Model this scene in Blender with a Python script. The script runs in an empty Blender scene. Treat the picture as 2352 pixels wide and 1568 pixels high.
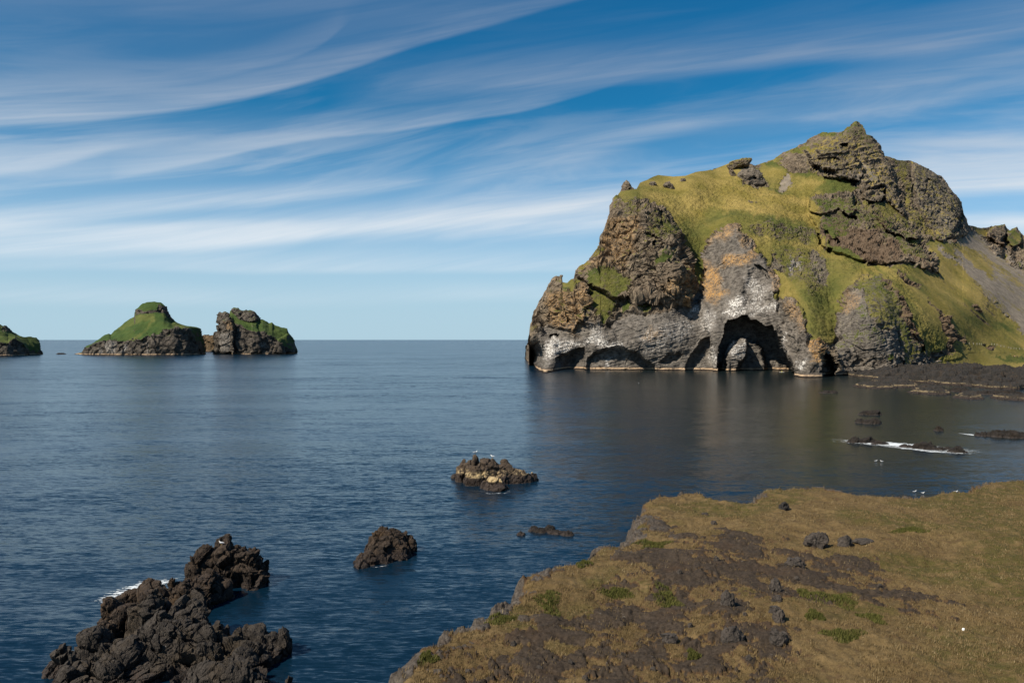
import bpy, bmesh, math, random
import numpy as np
from mathutils import Vector

random.seed(7)
RNG = np.random.default_rng(11)
C = bpy.context.scene.collection
f32 = np.float32

# ---------------------------------------------------------------- survey frame
# The lens is 28 mm on a 36 mm wide sensor, 25 m above the sea and level.  Sightings taken
# from it (u, v in a 2352 px wide print) plus a distance in metres give positions in metres.
F, CX, HY, CH = 1829.3, 1176.0, 779.5, 25.0
def at(u, v, D):
    return ((u - CX) / F * D, D, CH + (HY - v) / F * D)
def sea(v):                       # distance of a point of the sea surface sighted at v
    return CH * F / (v - HY)

# ---------------------------------------------------------------- noise (numpy)
def _hash(ix, iy, iz, seed):
    h = (ix.astype(np.uint32) * np.uint32(374761393) + iy.astype(np.uint32) * np.uint32(668265263)
         + iz.astype(np.uint32) * np.uint32(2147483647 - 58) + np.uint32((seed * 1274126177) & 0xffffffff))
    h = (h ^ (h >> np.uint32(13))) * np.uint32(1274126177)
    h = (h ^ (h >> np.uint32(16))) * np.uint32(2246822519)
    return h ^ (h >> np.uint32(13))
_G = RNG.normal(size=(64, 3)); _G = (_G / np.linalg.norm(_G, axis=1)[:, None]).astype(f32)
def gnoise(P, seed=0):
    P = P.astype(f32); I = np.floor(P).astype(np.int32); f = P - I
    w = f * f * f * (f * (f * 6 - 15) + 10)
    out = np.zeros(len(P), f32)
    for dx in (0, 1):
        for dy in (0, 1):
            for dz in (0, 1):
                g = _G[_hash(I[:, 0] + dx, I[:, 1] + dy, I[:, 2] + dz, seed) & np.uint32(63)]
                d = g[:, 0] * (f[:, 0] - dx) + g[:, 1] * (f[:, 1] - dy) + g[:, 2] * (f[:, 2] - dz)
                wt = (w[:, 0] if dx else 1 - w[:, 0]) * (w[:, 1] if dy else 1 - w[:, 1]) * (w[:, 2] if dz else 1 - w[:, 2])
                out += d * wt
    return out * 1.6
def fbm(P, oct=4, seed=0, gain=.5, lac=2.03):
    o = np.zeros(len(P), f32); a = 1.0
    for k in range(oct):
        o += a * gnoise(P * (lac ** k) + 17.3 * k, seed + k); a *= gain
    return o
def ridged(P, oct=4, seed=0, gain=.5):
    o = np.zeros(len(P), f32); a = 1.0
    for k in range(oct):
        o += a * (1 - 2 * np.abs(gnoise(P * (2.07 ** k) + 9.7 * k, seed + k))); a *= gain
    return o
def blocks(P, seed=0, tilt=.9):
    """fractured stone: every cell is a tilted facet with its own offset; also returns the joint distance"""
    P = P.astype(f32); I = np.floor(P).astype(np.int32)
    d1 = np.full(len(P), 9., f32); d2 = np.full(len(P), 9., f32)
    hb = np.zeros(len(P), np.uint32); cb = np.zeros((len(P), 3), f32)
    for dx in (-1, 0, 1):
        for dy in (-1, 0, 1):
            for dz in (-1, 0, 1):
                J = I + np.array((dx, dy, dz), np.int32)
                h = _hash(J[:, 0], J[:, 1], J[:, 2], seed)
                c = np.stack([(h & np.uint32(1023)), ((h >> np.uint32(10)) & np.uint32(1023)), ((h >> np.uint32(20)) & np.uint32(1023))], 1).astype(f32) / 1023. + J
                d = ((P - c) ** 2).sum(1)
                n = d < d1
                d2 = np.where(n, d1, np.minimum(d2, d)); d1 = np.where(n, d, d1)
                hb = np.where(n, h, hb); cb = np.where(n[:, None], c, cb)
    g = hb * np.uint32(2654435761); g ^= g >> np.uint32(15)
    t = np.stack([(g & np.uint32(255)), ((g >> np.uint32(8)) & np.uint32(255)), ((g >> np.uint32(16)) & np.uint32(255))], 1).astype(f32) / 127.5 - 1
    r = ((g >> np.uint32(24)) & np.uint32(255)).astype(f32) / 255.
    return (r - .5) + tilt * (t * (P - cb)).sum(1), np.sqrt(d2) - np.sqrt(d1), r
def sstep(a, b, x):
    t = np.clip((x - a) / (b - a), 0, 1); return t * t * (3 - 2 * t)
def sdf(poly, u, v):
    """signed distance to a polygon, negative inside"""
    poly = np.asarray(poly, f32); n = len(poly)
    d = np.full(u.shape, 1e18, f32); s = np.ones(u.shape, f32)
    for i in range(n):
        ax, ay = poly[i]; bx, by = poly[i - 1]
        ex, ey = bx - ax, by - ay; wx, wy = u - ax, v - ay
        t = np.clip((wx * ex + wy * ey) / max(ex * ex + ey * ey, 1e-9), 0, 1)
        d = np.minimum(d, (wx - ex * t) ** 2 + (wy - ey * t) ** 2)
        c1 = v >= ay; c2 = v < by; c3 = ex * wy > ey * wx
        s = np.where((c1 & c2 & c3) | (~c1 & ~c2 & ~c3), -s, s)
    return s * np.sqrt(d)
def lut(x, pts):
    p = np.asarray(pts, float); return np.interp(x, p[:, 0], p[:, 1])

# ---------------------------------------------------------------- mesh helpers
def mesh_from(name, co, faces, mat, attrs=None, smooth=False, parent=None):
    me = bpy.data.meshes.new(name)
    co = np.ascontiguousarray(co, f32); faces = np.ascontiguousarray(faces, np.int32)
    k = faces.shape[1]
    me.vertices.add(len(co)); me.vertices.foreach_set('co', co.ravel())
    me.loops.add(faces.size); me.loops.foreach_set('vertex_index', faces.ravel())
    me.polygons.add(len(faces))
    me.polygons.foreach_set('loop_start', np.arange(0, faces.size, k, dtype=np.int32))
    me.polygons.foreach_set('use_smooth', np.full(len(faces), smooth))
    me.update(calc_edges=True); me.validate()
    for a, val in (attrs or {}).items():
        me.attributes.new(a, 'FLOAT', 'POINT').data.foreach_set('value', np.ascontiguousarray(val, f32))
    me.materials.append(mat)
    o = bpy.data.objects.new(name, me); C.objects.link(o)
    if parent: o.parent = parent
    return o
def grid_faces(nr, nc):
    i = np.arange(nr * nc).reshape(nr, nc)
    return np.stack([i[:-1, :-1], i[:-1, 1:], i[1:, 1:], i[1:, :-1]], -1).reshape(-1, 4)
def grid_normals(P):                      # P (nr, nc, 3)
    du = np.gradient(P, axis=1); dv = np.gradient(P, axis=0)
    n = np.cross(du, dv); return n / np.maximum(np.linalg.norm(n, axis=2), 1e-9)[..., None]
def blur(A, k):
    for ax in (0, 1):
        pad = [(0, 0)] * A.ndim; pad[ax] = (k, k)
        B = np.pad(A, pad, mode='edge'); cs = np.cumsum(B, axis=ax, dtype=np.float64)
        z = np.zeros_like(np.take(cs, [0], axis=ax)); cs = np.concatenate([z, cs], axis=ax)
        n = A.shape[ax]
        A = (np.take(cs, np.arange(2 * k + 1, 2 * k + 1 + n), axis=ax) - np.take(cs, np.arange(0, n), axis=ax)) / (2 * k + 1)
    return A
def tag(o, label=None, cat=None, group=None, kind=None):
    if label: o['label'] = label
    if cat: o['category'] = cat
    if group: o['group'] = group
    if kind: o['kind'] = kind
    return o

# ---------------------------------------------------------------- material helpers
class NT:
    def __init__(s, name):
        s.m = bpy.data.materials.new(name); s.m.use_nodes = True
        s.t = s.m.node_tree; s.t.nodes.clear()
    def n(s, typ, **kw):
        x = s.t.nodes.new(typ)
        for k, v in kw.items(): setattr(x, k, v)
        return x
    def set(s, sock, v):
        if hasattr(v, 'is_linked') or isinstance(v, bpy.types.NodeSocket): s.t.links.new(v, sock)
        elif isinstance(v, (tuple, list)) and len(v) == 3 and sock.type == 'RGBA': sock.default_value = (*v, 1)
        else: sock.default_value = v
    def math(s, op, a, b=None, c=None, clamp=False):
        x = s.n('ShaderNodeMath', operation=op, use_clamp=clamp)
        for i, q in enumerate((a, b, c)):
            if q is not None: s.set(x.inputs[i], q)
        return x.outputs[0]
    def mix(s, fac, a, b, mode='MIX'):
        x = s.n('ShaderNodeMix', data_type='RGBA', blend_type=mode)
        s.set(x.inputs[0], fac); s.set(x.inputs[6], a); s.set(x.inputs[7], b); return x.outputs[2]
    def rng(s, v, a, b, c=0., d=1., smooth=True):
        x = s.n('ShaderNodeMapRange', interpolation_type='SMOOTHSTEP' if smooth else 'LINEAR')
        s.set(x.inputs[0], v); s.set(x.inputs[1], a); s.set(x.inputs[2], b); s.set(x.inputs[3], c); s.set(x.inputs[4], d)
        return x.outputs[0]
    def attr(s, a): return s.n('ShaderNodeAttribute', attribute_name=a).outputs['Fac']
    def pos(s): return s.n('ShaderNodeNewGeometry').outputs['Position']
    def scalevec(s, v, sc, rot=(0, 0, 0)):
        x = s.n('ShaderNodeMapping'); s.set(x.inputs[0], v); x.inputs['Scale'].default_value = sc
        x.inputs['Rotation'].default_value = rot; return x.outputs[0]
    def noise(s, v, scale, detail=4, rough=.55, dist=0., out=0):
        x = s.n('ShaderNodeTexNoise'); s.set(x.inputs['Vector'], v); x.inputs['Scale'].default_value = scale
        x.inputs['Detail'].default_value = detail; x.inputs['Roughness'].default_value = rough
        x.inputs['Distortion'].default_value = dist; return x.outputs[out]
    def voro(s, v, scale, feature='F1', out='Distance'):
        x = s.n('ShaderNodeTexVoronoi', feature=feature); s.set(x.inputs['Vector'], v); x.inputs['Scale'].default_value = scale
        return x.outputs[out]
    def bump(s, h, strength, dist, normal=None):
        x = s.n('ShaderNodeBump'); s.set(x.inputs['Height'], h); x.inputs['Strength'].default_value = strength
        x.inputs['Distance'].default_value = dist
        if normal is not None: s.set(x.inputs['Normal'], normal)
        return x.outputs[0]
    def bsdf(s, col, rough=.9, spec=.25, normal=None):
        b = s.n('ShaderNodeBsdfPrincipled'); s.set(b.inputs['Base Color'], col); s.set(b.inputs['Roughness'], rough)
        s.set(b.inputs['Specular IOR Level'], spec)
        if normal is not None: s.set(b.inputs['Normal'], normal)
        o = s.n('ShaderNodeOutputMaterial'); s.t.links.new(b.outputs[0], o.inputs[0]); return b
def plain(name, col, rough=.7, spec=.3):
    n = NT(name); p = n.pos()
    k = n.noise(p, 9., 3); n.bsdf(n.mix(n.rng(k, .3, .7), tuple(c * .85 for c in col), tuple(min(1, c * 1.1) for c in col)), rough, spec)
    return n.m
# ================================================================ camera, sun, sky
cam_d = bpy.data.cameras.new('camera'); cam = bpy.data.objects.new('camera', cam_d); C.objects.link(cam)
cam_d.sensor_width = 36; cam_d.lens = 28.0; cam_d.clip_start = .2; cam_d.clip_end = 200000
cam_d.shift_y = -(784 - HY) / 2352
cam.location = (0, 0, CH); cam.rotation_euler = (math.pi / 2, 0, 0)
bpy.context.scene.camera = cam
SUN_AZ, SUN_EL = math.radians(-125), math.radians(45)
sd = Vector((math.sin(SUN_AZ) * math.cos(SUN_EL), math.cos(SUN_AZ) * math.cos(SUN_EL), math.sin(SUN_EL)))
ld = bpy.data.lights.new('sun', 'SUN'); ld.energy = 5.0; ld.angle = math.radians(.53); ld.color = (1., .91, .77)
sun = bpy.data.objects.new('sun', ld); C.objects.link(sun); sun.rotation_euler = sd.to_track_quat('Z', 'Y').to_euler()
sun.location = (-300, -60, 400)
vs = bpy.context.scene.view_settings
vs.view_transform = 'Standard'; vs.look = 'None'; vs.gamma = 1; vs.use_curve_mapping = False; vs.exposure = 0.5

world = bpy.data.worlds.new('World'); bpy.context.scene.world = world; world.use_nodes = True
W = NT.__new__(NT); W.t = world.node_tree; W.t.nodes.clear()
sky = W.n('ShaderNodeTexSky', sky_type='NISHITA'); sky.sun_disc = False
sky.sun_elevation = SUN_EL; sky.sun_rotation = SUN_AZ; sky.altitude = 0; sky.air_density = 1.0; sky.dust_density = .1; sky.ozone_density = 1.6
dirv = W.n('ShaderNodeTexCoord').outputs['Generated']
sx = W.n('ShaderNodeSeparateXYZ'); W.set(sx.inputs[0], dirv)
az = W.math('ARCTAN2', sx.outputs[0], sx.outputs[1])
hyp = W.math('SQRT', W.math('ADD', W.math('MULTIPLY', sx.outputs[0], sx.outputs[0]), W.math('MULTIPLY', sx.outputs[1], sx.outputs[1])))
el = W.math('DIVIDE', sx.outputs[2], W.math('MAXIMUM', hyp, .02))       # tangent of the elevation
AZR = math.radians(42)
azn = W.math('MULTIPLY_ADD', az, 1 / (2 * AZR), .5, clamp=True)
def azel(u, v):
    tx, ty = (u - CX) / F, (HY - v) / F
    return math.atan(tx), ty / math.sqrt(1 + tx * tx)
def curve(pts, key=lambda y: y):
    c = W.n('ShaderNodeFloatCurve'); W.set(c.inputs['Value'], azn)
    cm = c.mapping.curves[0]; cm.points[0].location = (pts[0][0], pts[0][1]); cm.points[1].location = (pts[-1][0], pts[-1][1])
    for x, y in pts[1:-1]: cm.points.new(x, y)
    c.mapping.update(); return c.outputs[0]
def ncurve(pts):                       # sighted line -> curve over azimuth of tan(elevation)
    q = []
    for u, v in pts:
        a, e = azel(u, v); q.append((min(max(a / (2 * AZR) + .5, 0), 1), min(max(e * 2, 0), 1)))
    return W.math('MULTIPLY', curve(q), .5)
def icurve(pts): return curve([(min(max(math.atan((u - CX) / F) / (2 * AZR) + .5, 0), 1), y) for u, y in pts])
# direction in which the ice streaks run: a curve common to all of them
flow = ncurve([(-300, 460), (0, 440), (400, 405), (800, 340), (1200, 265), (1700, 195), (2352, 110), (2700, 70)])
s_ = W.math('SUBTRACT', el, flow)
cv = W.n('ShaderNodeCombineXYZ'); W.set(cv.inputs[0], W.math('MULTIPLY', az, 2.2)); W.set(cv.inputs[1], W.math('MULTIPLY', s_, 17.))
streak = W.noise(cv.outputs[0], 1.6, 6, .55, .6)
cv2 = W.n('ShaderNodeCombineXYZ'); W.set(cv2.inputs[0], W.math('MULTIPLY', az, 3.)); W.set(cv2.inputs[1], W.math('MULTIPLY', s_, 75.))
fine = W.noise(cv2.outputs[0], 1.5, 5, .6, .4)
cv3 = W.n('ShaderNodeCombineXYZ'); W.set(cv3.inputs[0], W.math('MULTIPLY', az, 2.)); W.set(cv3.inputs[1], W.math('MULTIPLY', el, 6.))
soft = W.noise(cv3.outputs[0], 1.4, 3, .5, .3)
tex = W.math('ADD', W.math('MULTIPLY', W.rng(streak, .28, .72), .55), W.math('MULTIPLY', W.rng(fine, .28, .72), .45))
wob = W.math('MULTIPLY', W.math('SUBTRACT', soft, .5), .012)
elw = W.math('ADD', el, wob)
PX = 1 / F
bands = [  # sighted edge, px of ramp below the edge, px of fade above it, strength along it
 ([(-300, 310), (0, 289), (300, 268), (600, 217), (800, 160), (1000, 95), (1180, 44), (1340, 0), (1500, -40)], 12, 80, [(-300, .75), (0, .78), (400, .66), (800, .62), (1100, .5), (1340, .3), (1600, 0)]),
 ([(-300, 230), (0, 222), (300, 205), (560, 165), (700, 122), (790, 62), (830, 20)], 10, 60, [(-300, .15), (200, .24), (600, .32), (760, .28), (800, .06), (830, 0)]),
 ([(-300, 30), (400, 40), (900, 40), (1300, 0)], 60, 80, [(-300, .2), (300, .24), (800, .2), (1100, .05), (1300, 0)]),
 ([(-300, 430), (0, 402), (100, 390), (254, 350), (457, 318), (600, 285), (760, 260)], 16, 55, [(-300, .6), (60, .55), (250, .45), (450, .22), (700, 0)]),
 ([(250, 420), (457, 376), (600, 343), (711, 324), (914, 300), (1060, 280), (1176, 262), (1326, 222), (1476, 176), (1650, 140)], 9, 62, [(250, 0), (450, .4), (700, .55), (1000, .5), (1176, .45), (1326, .3), (1500, .12), (1650, 0)]),
 ([(750, 270), (914, 235), (1176, 208), (1350, 192), (1500, 180), (1700, 160), (1900, 138), (2100, 128), (2352, 84), (2700, 20)], 36, 105, [(750, 0), (950, .28), (1176, .5), (1500, .55), (1900, .58), (2352, .62), (2700, .6)]),
 ([(1050, 440), (1176, 398), (1400, 350), (1600, 300), (1850, 250), (2100, 205), (2352, 150), (2700, 80)], 30, 60, [(1000, .2), (1300, .42), (1500, .42), (1800, .3), (2100, .36), (2352, .42), (2700, .4)]),
 ([(1500, 330), (1800, 300), (2100, 260), (2352, 200), (2700, 120)], 40, 50, [(1500, 0), (1800, .25), (2352, .4), (2700, .4)]),
 ([(-300, 545), (0, 528), (355, 490), (660, 466), (800, 452), (1000, 420)], 24, 46, [(-300, .72), (100, .7), (355, .68), (600, .6), (860, .35), (1000, 0)]),
 ([(300, 580), (500, 570), (800, 540), (1176, 505), (1420, 490), (1800, 470), (2352, 440), (2700, 420)], 26, 70, [(-100, .4), (355, .7), (660, .78), (1176, .88), (1420, .88), (1900, .85), (2352, .9), (2700, .8)]),
 ([(-300, 560), (0, 560), (600, 550), (1176, 540), (1420, 530), (2352, 540)], 50, 40, [(-300, .4), (0, .42), (600, .5), (1176, .6), (2352, .85)]),
 ([(-300, 640), (0, 618), (600, 625), (900, 628), (1300, 622), (1600, 620), (2352, 620)], 16, 60, [(-300, .16), (600, .3), (1000, .3), (1300, .3), (2352, .3)]),
 ([(-300, 700), (0, 694), (600, 700), (1200, 690), (2352, 690)], 26, 46, [(-300, .1), (300, .24), (800, .12), (1200, .26), (2352, .3)]),
 ([(1900, 470), (2050, 430), (2200, 405), (2352, 395), (2600, 380)], 30, 110, [(1850, 0), (2050, .4), (2200, .7), (2352, .75), (2600, .7)]),
]
inv = None
for k, (edge, dn, up, st) in enumerate(bands):
    lo = ncurve(edge)
    m = W.math('MULTIPLY', W.rng(W.math('SUBTRACT', elw, lo), -dn * PX * .5, dn * PX * .6), W.rng(W.math('SUBTRACT', elw, lo), dn * PX * .5, up * PX * 1.25, 1., 0.))
    m = W.math('MULTIPLY', m, icurve(st))
    m = W.math('MULTIPLY', m, W.math('MULTIPLY_ADD', tex, .85, .48), clamp=True)
    q = W.math('SUBTRACT', 1., m)
    inv = q if inv is None else W.math('MULTIPLY', inv, q)
veil_v = W.math('MULTIPLY', W.rng(el, azel(1176, 640)[1], azel(1176, 420)[1]), W.rng(el, azel(1176, 420)[1], azel(1176, 120)[1], 1., .25))
veil = W.math('MULTIPLY', W.math('MULTIPLY', veil_v, W.rng(streak, .4, .68)), .4)
inv = W.math('MULTIPLY', inv, W.math('SUBTRACT', 1., veil))
# thin veil over the upper left
vl = W.math('MULTIPLY', W.rng(W.math('SUBTRACT', el, ncurve([(-300, 300), (0, 280), (600, 205), (1000, 80), (1250, 0), (1500, -60)])), 0., .05), .22)
vl = W.math('MULTIPLY', vl, W.rng(streak, .2, .7, .5, 1.))
inv = W.math('MULTIPLY', inv, W.math('SUBTRACT', 1., vl))
cloud = W.math('SUBTRACT', 1., inv, clamp=True)
hs = W.n('ShaderNodeHueSaturation'); W.set(hs.inputs['Color'], sky.outputs[0]); hs.inputs['Saturation'].default_value = 1.22; hs.inputs['Value'].default_value = 1.0
skyc = W.mix(1., hs.outputs[0], W.mix(W.rng(el, -.02, .3), (.66, .92, 1.36), (.13, .72, .88)), 'MULTIPLY')
skyc = W.mix(W.rng(el, .0, .30, .93, 0.), skyc, (4.3, 6.2, 7.4))
cc = W.mix(W.rng(el, .08, .40), (7.4, 8.2, 8.9), (2.0, 2.9, 4.4))
out = W.mix(cloud, skyc, cc)
bg = W.n('ShaderNodeBackground'); W.set(bg.inputs[0], out); bg.inputs[1].default_value = .071
wo = W.n('ShaderNodeOutputWorld'); W.t.links.new(bg.outputs[0], wo.inputs[0])
# ================================================================ the sea
def water_mat():
    n = NT('sea_water'); p = n.pos()
    # wind-driven ripples: crests run across the wind, a gentle swell under them; the bay under the cliff is calmer
    def slope(sc, rot, det, ro, dist):
        c = n.noise(n.scalevec(p, sc, rot), 1., det, ro, dist, out=1)
        v = n.n('ShaderNodeVectorMath', operation='SUBTRACT'); n.set(v.inputs[0], c); v.inputs[1].default_value = (.5, .5, .5); return v.outputs[0]
    def vscale(v, k):
        x = n.n('ShaderNodeVectorMath', operation='SCALE'); n.set(x.inputs[0], v); n.set(x.inputs['Scale'], k); return x.outputs[0]
    def vadd(a, b):
        x = n.n('ShaderNodeVectorMath', operation='ADD'); n.set(x.inputs[0], a); n.set(x.inputs[1], b); return x.outputs[0]
    lee = n.noise(n.scalevec(p, (.006, .014, 1)), 1.0, 3, .55, .5)
    sx = n.n('ShaderNodeSeparateXYZ'); n.set(sx.inputs[0], p)
    bay = n.math('MULTIPLY', n.rng(n.math('MULTIPLY_ADD', lee, 60., sx.outputs[0]), 40., 120.), n.rng(sx.outputs[1], 90., 200.))
    bay = n.math('MULTIPLY', bay, n.rng(sx.outputs[1], 700., 1000., 1., 0.))
    wind = n.math('SUBTRACT', 1., n.math('MULTIPLY', bay, .66))
    gust = n.rng(n.noise(n.scalevec(p, (.004, .012, 1), (0, 0, .1)), 1., 4, .55, .6), .38, .62, .66, 1.6)
    v = vadd(vadd(vscale(slope((.85, 3.3, 1), (0, 0, .22), 4, .55, .7), .52), vscale(slope((.20, .85, 1), (0, 0, .12), 4, .5, .9), .34)), vscale(slope((.03, .11, 1), (0, 0, -.08), 3, .5, .5), .17))
    gust = n.math('MULTIPLY', gust, n.rng(sx.outputs[1], 140., 600., 1., 1.55))
    v = vscale(v, n.math('MULTIPLY', wind, gust))
    sv = n.n('ShaderNodeSeparateXYZ'); n.set(sv.inputs[0], v)
    cvn = n.n('ShaderNodeCombineXYZ'); n.set(cvn.inputs[0], sv.outputs[0]); n.set(cvn.inputs[1], sv.outputs[1]); cvn.inputs[2].default_value = 1.
    nn = n.n('ShaderNodeVectorMath', operation='NORMALIZE'); n.set(nn.inputs[0], cvn.outputs[0]); b = nn.outputs[0]
    col = n.mix(n.math('MULTIPLY', bay, .8), (.0018, .012, .025), (.008, .012, .010))
    bs = n.bsdf(col, .2, .38, b); bs.inputs['IOR'].default_value = 1.333
    return n.m
R_ = 60000.
ring = [(math.cos(a) * R_, math.sin(a) * R_, 0) for a in np.linspace(0, 2 * math.pi, 96, endpoint=False)]
wm = bpy.data.meshes.new('sea'); wm.from_pydata(ring, [], [list(range(96))]); wm.materials.append(water_mat())
water = bpy.data.objects.new('sea', wm); C.objects.link(water)
tag(water, 'dark blue rippled sea reaching to the horizon', 'sea', kind='structure')
# ================================================================ materials of the cliffs
def cliff_mat(name, tide=True, greens=((.040, .056, .011), (.085, .092, .019), (.168, .132, .028), (.275, .204, .062)), straw=.45, dark=1.):
    n = NT(name); p = n.pos()
    g, dry, bas, ora, whi, scr, ear = (n.attr(a) for a in ('grass', 'dry', 'basalt', 'lichen', 'guano', 'scree', 'earth'))
    n1 = n.noise(p, .05, 5, .6); n2 = n.noise(p, .22, 5, .65); n3 = n.noise(p, .9, 4, .65)
    stri = n.noise(n.scalevec(p, (.26, .26, 2.2), (.2, .1, 0)), 1., 4, .6, .6)
    brown = n.mix(n.rng(n2, .3, .7), (.054, .040, .026), (.25, .186, .115))
    brown = n.mix(n.rng(n1, .45, .72), brown, (.125, .085, .050))
    brown = n.mix(n.rng(n3, .55, .75, 0, .55), brown, (.27, .21, .14))
    gray = n.mix(n.rng(n2, .3, .72), (.042, .037, .032), (.168, .149, .127))
    gray = n.mix(n.rng(stri,   .45, .72, 0, .6), gray, (.235, .213, .187))
    rock = n.mix(bas, brown, gray)
    om = n.math('MULTIPLY', ora, n.rng(n.math('ADD', n.math('MULTIPLY', n2, .3), n.math('MULTIPLY', n.noise(n.scalevec(p, (1., 1., .6)), 1.5, 5, .72, .8), .7)), .46, .555))
    rock = n.mix(om, rock, n.mix(n.rng(n3, .35, .65), (.32, .165, .045), (.46, .27, .09)))
    rock = n.mix(n.math('MULTIPLY', ear, n.rng(n2, .2, .55, .55, 1.)), rock, n.mix(n.rng(n3, .3, .7), (.05, .032, .018), (.15, .10, .065)))
    sc = n.mix(n.rng(n.noise(n.scalevec(p, (.05, .05, .05)), 3., 5, .7), .3, .7), (.130, .112, .094), (.275, .232, .180))
    rock = n.mix(n.math('MULTIPLY', scr, n.rng(n2, .15, .5, .6, 1.)), rock, sc)
    wn = n.math('MULTIPLY', n.math('ADD', n.math('MULTIPLY', n3, .55), n.math('MULTIPLY', n.noise(n.scalevec(p, (.75, .75, .22)), 1., 4, .7), .45)), 1.)
    wm_ = n.math('MULTIPLY', whi, n.rng(n.math('ADD', wn, n.math('MULTIPLY', whi, .13)), .57, .67), clamp=True)
    rock = n.mix(n.math('MULTIPLY', n.math('MULTIPLY', whi, .55), n.rng(n2, .3, .6)), rock, (.30, .275, .25))
    rock = n.mix(wm_, rock, (.66, .63, .58))
    ga = n.mix(n.rng(n1, .3, .7), greens[0], greens[1])
    gb = n.mix(n.rng(n.noise(p, .035, 4, .6), .32, .68), greens[2], greens[3])
    gr = n.mix(dry, ga, gb)
    gr = n.mix(n.rng(n3, .46, .72, 0, .75), gr, n.mix(.35, gr, (.032, .042, .010)))
    gr = n.mix(n.rng(n2, .56, .74, 0, .6), gr, (.060, .078, .016))
    gr = n.mix(n.rng(n.noise(n.scalevec(p, (.25, .25, .8)), 1., 5, .7), .5, .78, 0, straw), gr, (.24, .20, .07))
    if dark < 1: rock = n.mix(1., rock, (dark, dark, dark), 'MULTIPLY')
    thr = n.math('ADD', n.math('MULTIPLY', n2, .55), n.math('MULTIPLY', n3, .45))
    gm = n.rng(n.math('ADD', n.math('MULTIPLY', g, 1.0), n.math('MULTIPLY', n.math('SUBTRACT', thr, .5), 2.3)), .42, .58)
    col = n.mix(gm, rock, gr)
    if tide:
        sx = n.n('ShaderNodeSeparateXYZ'); n.set(sx.inputs[0], p)
        zz = n.math('ADD', sx.outputs[2], n.math('MULTIPLY', n.math('SUBTRACT', n.noise(n.scalevec(p, (.08, .08, .4)), 1., 4, .6), .5), 1.6))
        col = n.mix(n.math('MULTIPLY', n.rng(zz, 3.4, 2.2), .55), col, (.05, .036, .028))
        band = n.math('MULTIPLY', n.rng(zz, .75, 1.0), n.rng(zz, 1.7, 2.15, 1., 0.))
        col = n.mix(n.math('MULTIPLY', band, n.rng(n.noise(p, .12, 3), .3, .5, .35, 1.)), col, (.42, .30, .19))
        col = n.mix(n.rng(zz, .9, .6), col, (.022, .016, .013))
    hb = n.math('ADD', n.math('MULTIPLY', n3, 1.), n.math('MULTIPLY', n.noise(p, 2.2, 4, .7), .5))
    n.bsdf(col, .92, .2, n.bump(hb, .8, .9))
    return n.m
M_CLIFF = cliff_mat('cliff_rock_and_grass')
M_ISLE = cliff_mat('island_rock_and_grass', greens=((.022, .048, .010), (.042, .075, .016), (.072, .092, .022), (.125, .125, .035)), straw=.15, dark=.62)
CLIFF_ATTR = ('grass', 'dry', 'basalt', 'lichen', 'guano', 'scree', 'earth')

A_ = lambda p: [(1200.5 + .4218 * x, 245 + .4218 * y) for x, y in p]          # survey sheets of the headland
B_ = lambda p: [(1715 + .4218 * x, 245 + .4218 * y) for x, y in p]
C_ = lambda p: [(1568 + .25 * x, 490 + .25 * y) for x, y in p]
D_ = lambda p: [(1898.75 + .21875 * x, 269.5 + .21875 * y) for x, y in p]
E_ = lambda p: [(2021.25 + .140625 * x, 759.5 + .140625 * y) for x, y in p]

# ================================================================ the headland
skyline = [(1205, 800), (1213, 785), (1219, 745), (1228, 716), (1240, 688), (1255, 668), (1266, 650), (1270, 640), (1283, 634), (1290, 632), (1292, 648),
  (1303, 650), (1312, 641), (1320, 640), (1322, 620), (1340, 606), (1360, 588), (1378, 562), (1378, 548), (1388, 525), (1396, 500), (1402, 475), (1410, 456),
  (1426, 440), (1450, 436), (1462, 434), (1470, 420), (1487, 413), (1500, 406), (1512, 402), (1545, 406), (1575, 404), (1598, 395), (1625, 392), (1650, 385), (1668, 378), (1685, 371), (1710, 374),
  (1735, 380), (1758, 372), (1778, 366), (1790, 356), (1800, 349), (1820, 342), (1834, 334), (1850, 328), (1862, 318), (1878, 310), (1888, 304), (1905, 306), (1921, 304), (1934, 304),
  (1945, 292), (1957, 283), (1967, 277), (1974, 279), (1980, 287), (1986, 298), (1990, 308), (2006, 315), (2020, 328), (2030, 350), (2034, 356), (2050, 363), (2062, 368), (2078, 368), (2092, 368), (2110, 376), (2130, 387),
  (2150, 399), (2162, 405), (2172, 416), (2180, 428), (2190, 440), (2200, 452), (2210, 470), (2213, 490), (2220, 508), (2224, 516), (2234, 519), (2250, 523), (2264, 523), (2280, 519), (2300, 516),
  (2308, 514), (2313, 522), (2320, 528), (2330, 524), (2335, 521), (2342, 528), (2352, 540), (2375, 548), (2420, 520), (2500, 480), (2560, 470), (2640, 500), (2760, 560), (2900, 640)]
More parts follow.
